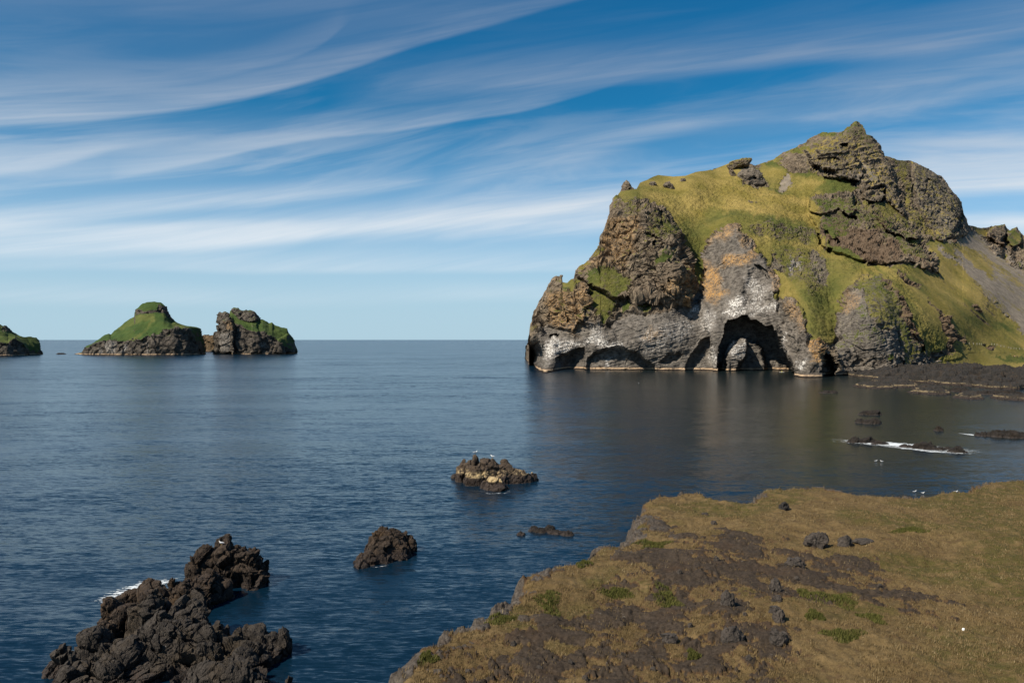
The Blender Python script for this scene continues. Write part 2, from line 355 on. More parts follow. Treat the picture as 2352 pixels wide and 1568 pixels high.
# heights and distances along the cliffs: (u, v, distance)
pts = []
for u, v in [(1210, 830), (1230, 849), (1290, 849.5), (1340, 849.5), (1420, 850.5), (1500, 850.5), (1580, 851), (1640, 852), (1700, 852), (1760, 853), (1800, 857), (1828, 864), (1870, 865.5), (1915, 864),
             (1935, 861.5), (2000, 861), (2066, 861), (2100, 858), (2130, 850), (2180, 845), (2260, 842), (2352, 841), (2500, 842), (2700, 843), (2900, 844)]:
    D0 = sea(v) if u < 2090 else float(np.interp(u, [2090, 2130, 2180, 2260, 2352, 2500], [570, 588, 604, 630, 648, 660]))
    pts += [(u, v, D0)]
pts += [(1215, 790, 720), (1228, 720, 735), (1250, 760, 690), (1290, 780, 672), (1290, 700, 690), (1275, 645, 735), (1330, 640, 710), (1360, 760, 655), (1400, 700, 672), (1400, 600, 705), (1385, 560, 735), (1460, 780, 642), (1470, 650, 680), (1460, 560, 706), (1420, 480, 750), (1440, 440, 790),
  (1480, 500, 724), (1540, 560, 700), (1560, 640, 676), (1540, 760, 640), (1500, 440, 800), (1510, 405, 850), (1560, 480, 775), (1600, 430, 815), (1600, 520, 748), (1610, 580, 722), (1607, 640, 696), (1650, 390, 880), (1650, 480, 780), (1720, 460, 800), (1700, 420, 838), (1690, 375, 890), (1750, 385, 890),
  (1600, 700, 668), (1600, 780, 645), (1645, 760, 640), (1680, 515, 716), (1660, 600, 690), (1700, 600, 672), (1740, 560, 690), (1760, 640, 650), (1700, 680, 652), (1740, 720, 640), (1790, 680, 630), (1810, 740, 610), (1815, 800, 590),
  (1780, 510, 728), (1830, 590, 680), (1860, 530, 735), (1830, 470, 790), (1850, 650, 620), (1860, 710, 585), (1870, 780, 552), (1835, 770, 570), (1830, 820, 562), (1900, 820, 545), (1890, 640, 640), (1915, 700, 612), (1916, 780, 575),
  (1960, 650, 618), (1950, 720, 585), (1990, 720, 568), (2000, 790, 560), (2050, 760, 572), (2060, 690, 602), (2000, 630, 640), (1940, 600, 668), (1900, 560, 715), (2060, 620, 650), (2120, 700, 616), (2110, 770, 588), (2150, 780, 602), (2150, 820, 600),
  (1870, 450, 800), (1880, 520, 750), (1940, 470, 775), (1960, 530, 735), (2000, 560, 712), (2060, 570, 712), (2100, 590, 700), (2140, 625, 690), (2000, 500, 755), (1930, 430, 805), (1830, 400, 845), (1790, 400, 860), (1800, 360, 890),
  (1880, 370, 850), (1890, 310, 880), (1960, 390, 835), (1967, 280, 880), (1950, 330, 862), (2020, 400, 840), (2030, 350, 868), (2030, 480, 790), (2060, 540, 752), (2080, 430, 850), (2090, 370, 890), (2100, 500, 800), (2140, 470, 850), (2150, 400, 905), (2140, 540, 790), (2190, 540, 815), (2170, 480, 860), (2210, 520, 880), (2200, 455, 920),
  (2160, 600, 725), (2190, 640, 712), (2170, 700, 642), (2230, 700, 676), (2240, 600, 800), (2240, 540, 930), (2300, 640, 790), (2290, 560, 960), (2300, 520, 1010), (2352, 560, 1000), (2352, 660, 810), (2300, 740, 702), (2352, 740, 722), (2352, 790, 690), (2260, 790, 655), (2200, 780, 625), (2200, 820, 615), (2280, 820, 645), (2352, 825, 662),
  (2500, 500, 1100), (2500, 650, 900), (2500, 780, 740), (2700, 560, 1150), (2700, 700, 900), (2700, 800, 730), (2900, 660, 1100), (2900, 780, 800)]
pts = np.array(pts, float)

NR, NCm = 560, 860
ul = np.concatenate([np.linspace(1207, 2372, NCm), np.linspace(2376, 2880, 60)]); NCc = len(ul)
vtop = lut(ul, skyline); vbot = np.full(NCc, 872.0)
t = np.linspace(0, 1, NR)[:, None]
U = np.broadcast_to(ul[None], (NR, NCc)).copy(); V = vbot[None] + (vtop - vbot)[None] * t
# smooth interpolation of the distances
def tps_fit(p):
    X = p[:, :2] / 100.; n = len(X)
    phi = lambda r2: np.sqrt(r2 + .16)
    K = phi(((X[:, None] - X[None]) ** 2).sum(2)); K += np.eye(n) * -.01
    Pm = np.c_[np.ones(n), X]; Am = np.block([[K, Pm], [Pm.T, np.zeros((3, 3))]])
    w = np.linalg.solve(Am, np.r_[p[:, 2], np.zeros(3)])
    def ev(u, v):
        u = u.ravel() / 100; v = v.ravel() / 100; o = w[n] + w[n + 1] * u + w[n + 2] * v
        for i in range(n): o = o + w[i] * np.sqrt((u - X[i, 0]) ** 2 + (v - X[i, 1]) ** 2 + .16)
        return o
    return ev
D = tps_fit(pts)(U, V).reshape(U.shape)
Uf, Vf = U.ravel().astype(f32), V.ravel().astype(f32)
# natural wobble for every outline drawn on the cliff
Q = np.stack([Uf, Vf, np.zeros_like(Uf)], 1)
wu = (7 * fbm(Q / 30., 3, 21) + 2.4 * fbm(Q / 6., 2, 22)); wv = (7 * fbm(Q / 30., 3, 31) + 2.4 * fbm(Q / 6., 2, 32))
def feature(poly, off, soft, warp=.35):
    d = sdf(poly, Uf + warp * wu, Vf + warp * wv)
    return off * (1 - sstep(-soft, soft * .15, d)).reshape(U.shape)
FEAT = [
 # crags standing proud of the grass
 (A_([(500, 478), (620, 498), (720, 530), (790, 570), (830, 650), (862, 700), (872, 760), (915, 850), (930, 930), (950, 1000), (930, 1060), (500, 1050), (280, 920), (300, 800), (420, 740), (450, 600)]), -14, 9),
 (A_([(630, 560), (740, 545), (800, 580), (840, 660), (855, 750), (780, 760), (700, 700), (640, 690)]), -6, 6),
 (A_([(760, 790), (860, 760), (905, 790), (915, 860), (900, 940), (850, 1020), (760, 1000), (720, 900)]), -7, 6),
 (A_([(120, 1010), (200, 990), (360, 1000), (365, 1070), (330, 1150), (280, 1230), (140, 1200), (110, 1100)]), -7, 6),
 (C_([(190, 660), (185, 480), (190, 360), (240, 240), (330, 200), (420, 90), (540, 110), (600, 270), (720, 340), (830, 520), (880, 700), (890, 900), (960, 1120), (1010, 1300), (1040, 1480), (1020, 1560), (300, 1560), (240, 1200), (150, 900), (130, 800)]), -8, 9),
 (C_([(1030, 1560), (1010, 1440), (960, 1280), (905, 1170), (880, 1060), (880, 800), (930, 770), (1060, 810), (1130, 900), (1150, 1080), (1180, 1200), (1300, 1220), (1330, 1560)]), -9, 6),
 (B_([(490, 1480), (485, 1200), (500, 1060), (560, 970), (640, 960), (740, 930), (800, 1060), (830, 1200), (850, 1480)]), -6, 22),
 (B_([(330, 500), (420, 478), (500, 462), (590, 470), (640, 540), (700, 560), (760, 600), (870, 650), (960, 730), (1035, 840), (1045, 920), (985, 885), (880, 850), (720, 865), (600, 840), (480, 800), (400, 765), (385, 680), (340, 600)]), -13, 7),
 (B_([(340, 500), (480, 465), (600, 475), (600, 570), (560, 590), (500, 560), (400, 590), (340, 570)]), -9, 3.5),
 (D_([(380, 780), (600, 740), (605, 830), (560, 890), (430, 880), (360, 850)]), -12, 4),
 (D_([(530, 1060), (700, 1040), (820, 1120), (960, 1240), (1000, 1340), (900, 1350), (760, 1230), (620, 1190)]), -12, 4),
 (D_([(0, 180), (170, 160), (320, 25), (500, 210), (610, 390), (720, 560), (760, 830), (850, 1080), (760, 1000), (620, 880), (600, 740), (460, 760), (380, 680), (150, 640), (0, 560), (-150, 520), (-250, 330), (-120, 240)]), -12, 7),
 (D_([(890, 450), (1000, 480), (1240, 650), (1400, 850), (1440, 1010), (1500, 1230), (1400, 1270), (1300, 1280), (1230, 1330), (1120, 1290), (1100, 1180), (940, 940), (900, 700)]), -12, 9),
 (D_([(-60, 550), (180, 590), (380, 545), (385, 610), (330, 640), (160, 640), (-40, 620)]), -5, 3),
 (D_([(-180, 430), (100, 430), (290, 420), (340, 470), (300, 540), (40, 570), (-180, 520)]), -6, 4),
 (D_([(-130, 330), (120, 310), (250, 350), (180, 390), (-60, 400)]), -4, 3),
 # hollows and caves
 (C_([(330, 1620), (335, 1400), (370, 1290), (400, 1210), (470, 1150), (540, 1125), (600, 1150), (612, 1240), (600, 1300), (540, 1370), (515, 1440), (510, 1620)]), -16, 6),
 (C_([(340, 1620), (385, 1330), (440, 1250), (520, 1150), (680, 1170), (735, 1240), (760, 1330), (775, 1420), (775, 1620)]), -15, 7),
 (C_([(560, 1500), (620, 1390), (770, 1330), (900, 1330), (990, 1420), (1010, 1620), (560, 1620)]), -3, 12),
 (C_([(560, 620), (600, 520), (660, 470), (740, 490), (790, 560), (810, 640), (800, 740), (820, 820), (740, 880), (560, 860), (520, 740)]), 5, 16),
 (C_([(655, 465), (700, 468), (765, 520), (800, 600), (770, 600), (740, 550), (690, 500)]), 6, 2),
 (A_([(160, 1470), (168, 1400), (200, 1360), (260, 1322), (335, 1312), (345, 1470)]), 10, 4),
 (A_([(335, 1470), (350, 1370), (400, 1330), (450, 1312), (530, 1300), (620, 1325), (660, 1360), (720, 1410), (720, 1470)]), 9, 6),
 (A_([(740, 1390), (790, 1340), (850, 1325), (880, 1350), (850, 1390), (780, 1410)]), 5, 5),
 (A_([(875, 1470), (885, 1400), (930, 1330), (975, 1275), (1012, 1255), (1032, 1320), (1034, 1470)]), 9, 4),
 (A_([(585, 1030), (640, 1035), (700, 1008), (722, 1025), (690, 1045), (610, 1050)]), 10, 2),
 (A_([(640, 1130), (700, 1040), (745, 1045), (735, 1075), (690, 1090)]), 5, 3),
 (A_([(850, 660), (880, 720), (870, 755), (855, 720)]), 8, 2), (A_([(895, 770), (922, 815), (915, 845), (898, 810)]), 8, 2),
 (B_([(412, 1500), (418, 1410), (430, 1370), (446, 1340), (464, 1390), (494, 1500)]), 26, 2),
 (D_([(1340, 1220), (1330, 1180), (1370, 1060), (1420, 990), (1440, 1020), (1430, 1120), (1390, 1200)]), 13, 2),
 (D_([(1010, 830), (1040, 660), (1080, 628), (1150, 690), (1100, 660), (1050, 720), (1030, 820)]), 6, 2),
 (D_([(840, 1290), (860, 1260), (960, 1270), (1010, 1330), (1000, 1370), (900, 1330)]), 18, 2.5),
 (D_([(430, 900), (480, 870), (600, 850), (590, 890), (520, 910), (440, 930)]), 18, 2),
 (D_([(200, 660), (380, 620), (370, 690), (260, 700)]), 15, 2),
 (D_([(1040, 1390), (1180, 1480), (1170, 1520), (1060, 1450)]), 5, 2),
 (B_([(835, 1500), (840, 1380), (850, 1380), (858, 1500)]), 6, 2), (B_([(940, 1300), (965, 1290), (975, 1330), (945, 1345)]), 7, 2),
 (B_([(885, 1230), (900, 1230), (965, 1320), (940, 1330)]), 5, 3),
]
FEAT += [(D_([(180, 960), (210, 1010), (330, 1050), (320, 1090), (220, 1070), (150, 1010)]), 16, 2), (D_([(265, 780), (300, 800), (330, 900), (300, 960), (270, 900)]), 13, 2), (D_([(560, 1150), (640, 1180), (740, 1250), (720, 1270), (600, 1210)]), 14, 2), (D_([(-60, 1170), (20, 1180), (60, 1300), (150, 1290), (180, 1310), (20, 1330)]), 9, 2),
         (D_([(190, 1290), (300, 1350), (410, 1420), (400, 1440), (260, 1370)]), 9, 2), (D_([(600, 760), (625, 800), (615, 870), (590, 880)]), 11, 2), (D_([(750, 850), (780, 870), (790, 960), (760, 950)]), 10, 2), (D_([(-20, 620), (160, 660), (150, 690), (-40, 650)]), 8, 2), (D_([(-120, 520), (60, 560), (160, 600), (40, 600), (-140, 550)]), 8, 1.5),
         (D_([(150, 270), (240, 265), (210, 310), (170, 300)]), 12, 2), (D_([(-160, 430), (100, 420), (160, 440), (0, 450), (-170, 460)]), 8, 1.5), (D_([(860, 1490), (980, 1540), (970, 1560), (850, 1510)]), 9, 2), (B_([(385, 690), (400, 690), (405, 760), (388, 760)]), 14, 2), (B_([(440, 765), (470, 770), (460, 800), (440, 795)]), 10, 2)]
FEAT += [(A_(p), 10, 2) for p in ([(650, 850), (668, 850), (662, 960), (642, 960)], [(703, 700), (722, 690), (726, 765), (708, 765)], [(738, 570), (762, 570), (768, 650), (745, 655)], [(556, 760), (575, 760), (592, 835), (572, 835)], [(368, 1010), (388, 1000), (350, 1130), (328, 1130)], [(228, 1100), (246, 1090), (262, 1175), (245, 1185)],
         [(500, 640), (560, 655), (555, 668), (500, 655)], [(600, 720), (640, 735), (640, 750), (600, 738)], [(480, 850), (520, 870), (515, 885), (478, 865)], [(790, 880), (805, 880), (800, 970), (786, 965)], [(420, 735), (470, 745), (465, 760), (420, 752)], [(150, 1240), (200, 1235), (195, 1258), (150, 1260)])]
# layered crags to the right of the scree
FEAT += [(D_([(1670, 1210), (1760, 1130), (1890, 1120), (1900, 1190), (1850, 1290), (1880, 1380), (1800, 1340), (1680, 1250)]), -26, 5),
         (D_([(1680, 1350), (1820, 1340), (1870, 1460), (1780, 1450)]), -14, 5),
         (D_([(1880, 1200), (1960, 1170), (2000, 1150), (2060, 1230), (2060, 1330), (1950, 1380), (1880, 1300)]), -22, 6)]
cave = C_([(318, 1620), (316, 1340), (345, 1180), (385, 1060), (415, 985), (500, 960), (545, 935), (590, 925), (625, 970), (690, 975), (760, 1025), (825, 1010), (870, 1070), (895, 1170), (950, 1270), (1000, 1390), (1020, 1470), (1000, 1620)])
kc_ = feature(cave, 1., 2.2); D = D + kc_ * (np.maximum(D, 667 - .10 * np.maximum(U - 1760, 0)) + 1 - D)
for poly, off, soft in FEAT: D = D + feature(poly, off, soft)
# the face left of the corner stands much farther back
D = D + 170 * (1 - sstep(1224, 1233, U - .25 * (V - 840) * (V > 700) - (V <= 700) * -60 + .4 * wu.reshape(U.shape))) * sstep(690, 730, V)
# down at the water the cliff drops straight into the sea
D = np.where(V > 856, np.minimum(D, 9999), D)

# ---------------------------------------------------------------- what covers what
Mk = {a: np.zeros(Uf.shape, f32) for a in CLIFF_ATTR}
Mk['basalt'][:] = .35
def paint(mask, poly, val, soft=6, warp=1.5):
    d = sdf(poly, Uf + warp * wu, Vf + warp * wv); k = 1 - sstep(-soft, soft, d)
    Mk[mask] = Mk[mask] * (1 - k) + val * k
P_ = paint
allpoly = [(1100, 0), (3000, 0), (3000, 1000), (1100, 1000)]
# grass bowl on top, and everything right of the buttress
bowl = A_([(590, 470), (640, 400), (740, 360), (850, 370), (940, 340), (1060, 330), (1150, 280), (1250, 290), (1200, 340), (1190, 430), (1320, 450), (1400, 480), (1520, 500), (1545, 520), (1590, 660), (1480, 650), (1300, 610), (1190, 640), (1100, 650), (1050, 690), (1010, 720), (990, 790), (985, 950), (965, 990), (945, 960), (920, 850), (880, 760), (860, 700), (830, 650), (790, 570), (720, 525), (620, 500)])
P_('grass', bowl, 1.); P_('dry', bowl, .8)
P_('dry', A_([(830, 650), (1100, 600), (1050, 690), (1010, 720), (990, 790), (985, 950), (965, 990), (945, 960), (920, 850), (880, 760)]), .12, 14)  # gully painted darker green, the left buttress's cast shadow put into the colour
P_('grass', A_([(500, 480), (540, 440), (640, 470), (760, 540), (620, 505), (540, 510)]), .8); P_('dry', A_([(500, 480), (540, 440), (640, 470), (760, 540), (620, 505), (540, 510)]), .6)
slope = B_([(-230, 560), (0, 560), (330, 640), (400, 690), (430, 780), (480, 810), (620, 860), (740, 870), (860, 860), (990, 900), (1040, 930), (1050, 860), (970, 740), (1010, 730), (1100, 740), (1510, 1100), (2600, 1000), (2600, 1440), (1000, 1420), (940, 1370), (900, 1250), (840, 1130), (780, 1000), (740, 930), (640, 950), (560, 970), (500, 1050), (485, 1200), (470, 1300), (340, 1270), (310, 1130), (260, 1060), (180, 1050), (130, 900), (0, 740), (-230, 660)])
P_('grass', slope, .95); P_('dry', slope, .62, 8)
P_('dry', B_([(-230, 560), (0, 560), (330, 650), (380, 700), (300, 740), (-230, 660)]), .25, 6)
P_('dry', B_([(150, 760), (330, 760), (420, 830), (560, 870), (640, 870), (560, 970), (500, 1050), (480, 1250), (330, 1270), (320, 1130), (270, 1000), (180, 860)]), .22, 10)
P_('dry', B_([(640, 880), (740, 930), (860, 1130), (960, 1320), (1060, 1390), (1130, 1370), (1010, 1180), (850, 980)]), .45, 12)
P_('dry', B_([(1000, 760), (1300, 900), (1600, 1150), (1560, 1250), (1150, 1040), (1000, 960)]), .95, 14)
P_('dry', B_([(1180, 1150), (1400, 1160), (1480, 1230), (1250, 1200)]), .3, 8)
P_('grass', B_([(-115, 560), (330, 620), (400, 690), (400, 560), (330, 510), (150, 470), (-100, 430)]), 1.); P_('dry', B_([(-115, 560), (330, 620), (400, 690), (400, 560), (330, 510), (150, 470), (-100, 430)]), 1., 6)
# upper green shelves in front of the summit
P_('grass', B_([(50, 310), (180, 300), (230, 360), (320, 350), (480, 370), (600, 430), (590, 470), (450, 470), (320, 510), (150, 470), (100, 430)]), .85); P_('dry', B_([(50, 310), (230, 360), (600, 430), (590, 470), (320, 510), (100, 430)]), .6, 8)
P_('dry', B_([(370, 470), (450, 390), (520, 390), (600, 440), (560, 470)]), .12, 6)
P_('grass', D_([(-120, 240), (100, 130), (180, 170), (100, 250), (-200, 380), (-400, 420)]), .45)
P_('grass', D_([(180, 160), (320, 25), (400, 110), (470, 210), (430, 320), (330, 200), (260, 140), (180, 210)]), .6)
P_('grass', D_([(650, 400), (780, 450), (860, 520), (900, 700), (930, 950), (1040, 1130), (960, 1230), (850, 1050), (800, 750), (720, 560)]), .53); P_('dry', D_([(650, 400), (780, 450), (860, 520), (900, 700), (930, 950), (1040, 1130), (960, 1230), (850, 1050), (800, 750), (720, 560)]), .5)
P_('grass', D_([(950, 870), (1100, 980), (1240, 1160), (1300, 1290), (1120, 1290), (1020, 1230), (960, 1000)]), .52); P_('dry', D_([(950, 870), (1100, 980), (1240, 1160), (1300, 1290), (1020, 1230)]), .6)
P_('grass', D_([(1240, 900), (1400, 850), (1430, 960), (1300, 1030)]), .5)
P_('grass', D_([(300, 930), (400, 880), (620, 890), (800, 1030), (900, 1160), (1010, 1300), (820, 1130), (680, 1040), (540, 1080), (440, 1000)]), .72); P_('dry', D_([(300, 930), (400, 880), (620, 890), (800, 1030), (1010, 1300), (680, 1040), (440, 1000)]), .4)
P_('grass', D_([(-20, 1060), (150, 1010), (200, 1200), (100, 1290), (-60, 1190)]), .7)
P_('grass', B_([(480, 620), (560, 610), (560, 700), (480, 700)]), .5)
P_('grass', D_([(1480, 1120), (1660, 1160), (1680, 1250), (1580, 1230)]), 1); P_('dry', D_([(1480, 1120), (1660, 1160), (1680, 1250), (1580, 1230)]), .9)
P_('grass', D_([(1860, 1200), (1950, 1170), (2060, 1230), (2060, 1330), (1920, 1390)]), .62); P_('dry', D_([(1860, 1200), (2060, 1230), (2060, 1500), (1920, 1400)]), .3)
# grass hanging in the left crags
for poly, val, dr in [(A_([(340, 900), (480, 875), (595, 930), (580, 1000), (505, 1060), (480, 1160), (440, 1195), (380, 1140), (370, 1000)]), .66, .15),
    (A_([(400, 790), (440, 755), (470, 790), (430, 820)]), .8, .5), (A_([(700, 850), (790, 780), (850, 765), (770, 860)]), .7, .1), (A_([(720, 580), (760, 570), (840, 660), (850, 760), (800, 720), (720, 690)]), .55, .15),
    (A_([(215, 960), (330, 920), (340, 985), (220, 1000)]), .7, .5), (A_([(520, 1080), (580, 1060), (610, 1110), (540, 1120)]), .75, .12), (A_([(640, 1060), (690, 1060), (700, 1110), (650, 1120)]), .6, .12),
    (A_([(180, 1100), (230, 1040), (240, 1110), (190, 1140)]), .6, .3), (A_([(540, 520), (650, 510), (640, 620), (540, 600)]), .45, .4), (A_([(640, 690), (720, 560), (800, 590), (760, 690), (680, 730)]), .5, .2),
    (C_([(560, 130), (820, 70), (1000, 100), (1230, 180), (1230, 300), (1100, 260), (950, 240), (700, 220)]), .5, .2), (A_([(480, 860), (560, 880), (590, 830), (540, 800)]), .4, .4)]:
    P_('grass', poly, val, 5); P_('dry', poly, dr, 6)
P_('grass', C_([(780, 330), (900, 300), (1330, 380), (1330, 700), (1150, 760), (1000, 640), (880, 520)]), .56, 12)
P_('grass', B_([(560, 970), (640, 900), (760, 960), (860, 1120), (900, 1240), (800, 1180), (700, 1100), (620, 1040)]), .55, 8)
# bare stone in the slopes
for poly in [C_([(800, 370), (870, 370), (930, 520), (910, 550), (830, 520)]), C_([(1150, 400), (1250, 350), (1330, 560), (1300, 640), (1190, 560)]), B_([(330, 790), (390, 780), (450, 900), (470, 990), (410, 960)]),
             C_([(980, 380), (1060, 400), (1080, 520), (980, 540)])]: P_('grass', poly, .38, 6); P_('basalt', poly, .7)
foot = C_([(860, 1560), (850, 900), (890, 800), (960, 780), (1060, 820), (1130, 920), (1150, 1080), (1180, 1200), (1300, 1220), (1330, 1560)])
P_('grass', foot, 0., 4); P_('basalt', foot, .85); P_('lichen', C_([(900, 830), (1060, 820), (1130, 920), (1140, 1080), (1080, 1060), (980, 950)]), .55, 10); P_('lichen', C_([(1170, 1170), (1300, 1190), (1310, 1340), (1180, 1370)]), 1., 8)
lump = B_([(490, 1480), (485, 1200), (510, 1080), (570, 985), (640, 1000), (660, 1100), (700, 1190), (830, 1220), (850, 1480)])
P_('grass', lump, .24, 6); P_('basalt', lump, .9); P_('grass', B_([(560, 1330), (500, 1330), (500, 1250), (620, 1180), (560, 1120), (640, 1050), (680, 1180), (760, 1200), (740, 1300)]), .42, 10)
P_('grass', B_([(480, 1360), (860, 1350), (860, 1490), (480, 1490)]), 0., 6); P_('basalt', B_([(480, 1360), (860, 1350), (860, 1490), (480, 1490)]), .8, 6)
P_('grass', B_([(750, 1355), (800, 1350), (800, 1380), (760, 1380)]), .8, 3); P_('grass', B_([(840, 1390), (1010, 1330), (1120, 1330), (1000, 1420), (840, 1460)]), .15, 5); P_('basalt', B_([(840, 1390), (1010, 1330), (1120, 1330), (1000, 1420), (840, 1460)]), .8, 5)
P_('lichen', B_([(500, 1080), (560, 1000), (620, 1020), (600, 1100), (520, 1130)]), .5)
for poly in [B_([(730, 920), (770, 960), (830, 1050), (900, 1150), (960, 1300), (940, 1340), (880, 1210), (800, 1050)]), B_([(960, 1030), (1060, 1100), (1130, 1200), (1200, 1290), (1150, 1270), (1070, 1160)]),
             B_([(1050, 1120), (1120, 1230), (1140, 1350), (1090, 1330), (1060, 1220)]), B_([(800, 880), (900, 930), (960, 960), (940, 1000), (860, 950)]), B_([(1195, 1100), (1240, 1075), (1310, 1110), (1260, 1130)]), B_([(1280, 1310), (1300, 1290), (1360, 1300), (1340, 1330)]), E_([(480, 30), (560, 100), (720, 220), (700, 380), (620, 250)]), E_([(1180, 30), (1380, 60), (1420, 210), (1330, 200)]), E_([(1330, 230), (1500, 330), (1380, 390), (1470, 340)])]:
    P_('grass', poly, .3, 4); P_('earth', poly, .85, 5)
# bands of the crag: brown wet earth
cr = B_([(390, 650), (480, 600), (560, 650), (720, 660), (730, 720), (800, 720), (860, 800), (820, 830), (720, 860), (600, 840), (480, 790), (400, 760)])
P_('earth', cr, .8, 8); P_('grass', D_([(0, 1300), (250, 1420), (420, 1500), (360, 1560), (0, 1500)]), .85, 5)
P_('earth', B_([(690, 570), (800, 590), (800, 660), (700, 690)]), .7)
# stripes of stone, dry grass and soil running down the fall line of the big right-hand slope
fa_ = (-.62 * (Uf - 2200) + .78 * (Vf - 640)); fl_ = .78 * (Uf - 2200) + .62 * (Vf - 640)
stripe = fbm(np.stack([fa_ / 13., fl_ / 150., 0 * fa_], 1), 4, 90, .6)
rs = 1 - sstep(-10, 25, sdf(B_([(640, 880), (1000, 740), (1250, 690), (2600, 1000), (2600, 1330), (1150, 1300), (1000, 1200)]), Uf, Vf))
Mk['dry'] = np.clip(Mk['dry'] + rs * .5 * stripe, 0, 1); Mk['earth'] = np.maximum(Mk['earth'], .6 * rs * sstep(.35, .6, stripe)); Mk['grass'] = Mk['grass'] - rs * .5 * sstep(.4, .75, stripe)
# scree fans
scree = B_([(1130, 720), (1210, 690), (1260, 690), (1330, 740), (1400, 830), (1510, 900), (2200, 1400), (2200, 1450), (1510, 1230), (1400, 1130), (1230, 960), (1130, 800)])
P_('scree', scree, .75, 8); P_('grass', scree, .24, 10)
ss = (1 - sstep(-8, 8, sdf(scree, Uf + wu, Vf + wv))); Mk['grass'] += ss * .20 * sstep(-.1, .4, stripe); Mk['dry'] = Mk['dry'] * (1 - ss) + .95 * ss
P_('grass', D_([(1300, 1330), (1380, 1300), (1700, 1560), (1760, 1700), (1560, 1560)]), .7, 5); P_('dry', D_([(1300, 1330), (1380, 1300), (1700, 1560), (1760, 1700), (1560, 1560)]), 1., 5)
P_('grass', D_([(1540, 1410), (1600, 1400), (1780, 1530), (2080, 1750), (2060, 1780), (1700, 1560)]), .55, 4); P_('dry', D_([(1540, 1410), (1600, 1400), (1780, 1530), (2080, 1750), (2060, 1780)]), 1., 4)
P_('scree', D_([(1100, 1330), (1180, 1350), (1450, 1560), (1520, 1660), (1380, 1560)]), .8, 4); P_('grass', D_([(1100, 1330), (1180, 1350), (1450, 1560), (1520, 1660), (1380, 1560)]), .25, 4)
P_('scree', D_([(1840, 1400), (1900, 1420), (2070, 1540), (2070, 1580), (1900, 1480)]), .7, 4)
P_('grass', D_([(1660, 1210), (1760, 1130), (1890, 1120), (1900, 1190), (1850, 1300), (1870, 1380), (1780, 1330)]), .12, 4); P_('grass', D_([(1680, 1350), (1820, 1340), (1870, 1460), (1780, 1450)]), .1, 4)
P_('scree', D_([(360, 470), (430, 500), (540, 640), (520, 680), (400, 560)]), .9, 4); P_('scree', B_([(180, 400), (240, 370), (240, 440), (190, 470)]), .8, 4); P_('grass', B_([(180, 400), (240, 370), (240, 440), (190, 470)]), .3, 4)
P_('grass', D_([(-250, 330), (170, 160), (320, 25), (610, 390), (760, 830), (850, 1080), (600, 880), (380, 640), (-200, 560)]), .46, 12); P_('dry', D_([(-250, 330), (170, 160), (610, 390), (850, 1080), (380, 640), (-200, 560)]), .95, 8)
P_('grass', D_([(890, 450), (1000, 480), (1240, 650), (1440, 1010), (1500, 1230), (1230, 1330), (940, 940), (900, 700)]), .44, 12); P_('dry', D_([(890, 450), (1000, 480), (1240, 650), (1440, 1010), (1230, 1330), (940, 940)]), .8, 8)
P_('grass', B_([(340, 520), (600, 480), (760, 560), (960, 740), (1030, 860), (860, 800), (640, 640), (400, 640)]), .5, 8)
Qd = B_([(640, 950), (740, 930), (840, 1130), (900, 1250), (940, 1370), (850, 1440), (830, 1220), (700, 1190), (660, 1100)]); P_('grass', Qd, .58, 6); P_('dry', Qd, .25, 6); P_('basalt', Qd, .85, 6)
P_('grass', [(2400, 560), (2440, 500), (2560, 440), (3000, 440), (3000, 900), (2380, 900)], .56, 20); P_('dry', [(2400, 560), (2440, 500), (2560, 440), (3000, 440), (3000, 900), (2380, 900)], .6, 20)
# stone kinds
low = A_([(0, 1500), (100, 1190), (330, 1180), (470, 1190), (560, 1120), (700, 1130), (800, 1110), (900, 1040), (980, 1010), (985, 800), (1010, 720), (1060, 680), (1120, 640), (1190, 650), (1230, 740), (1290, 800), (1340, 860), (1390, 950), (1400, 1500)])
P_('basalt', low, .95, 8); P_('grass', low, 0., 5)
for poly, s_ in [(C_([(190, 450), (330, 480), (330, 680), (420, 720), (330, 800), (200, 790), (185, 620)]), 1.), (C_([(230, 250), (320, 190), (420, 90), (540, 110), (600, 280), (560, 320), (520, 160), (380, 220), (240, 300)]), .7), (C_([(370, 400), (560, 420), (640, 300), (730, 350), (690, 400), (560, 470), (380, 480)]), .95),
               (C_([(780, 520), (840, 560), (880, 680), (870, 720), (830, 700)]), .9), (C_([(0, 480), (100, 480), (120, 700), (40, 800), (0, 780)]), .8), (A_([(130, 1020), (360, 1000), (330, 1150), (300, 1240), (240, 1230), (150, 1180)]), .55), (A_([(650, 1260), (700, 1210), (780, 1230), (700, 1280)]), .6),
               (A_([(470, 610), (640, 620), (640, 720), (600, 800), (560, 900), (430, 800)]), .5), (A_([(290, 880), (420, 790), (560, 880), (420, 900)]), .35), (A_([(780, 960), (860, 930), (840, 1010), (780, 1010)]), .6), (A_([(860, 940), (950, 880), (960, 1020), (880, 1040)]), .6)]:
    P_('lichen', poly, s_, 8)
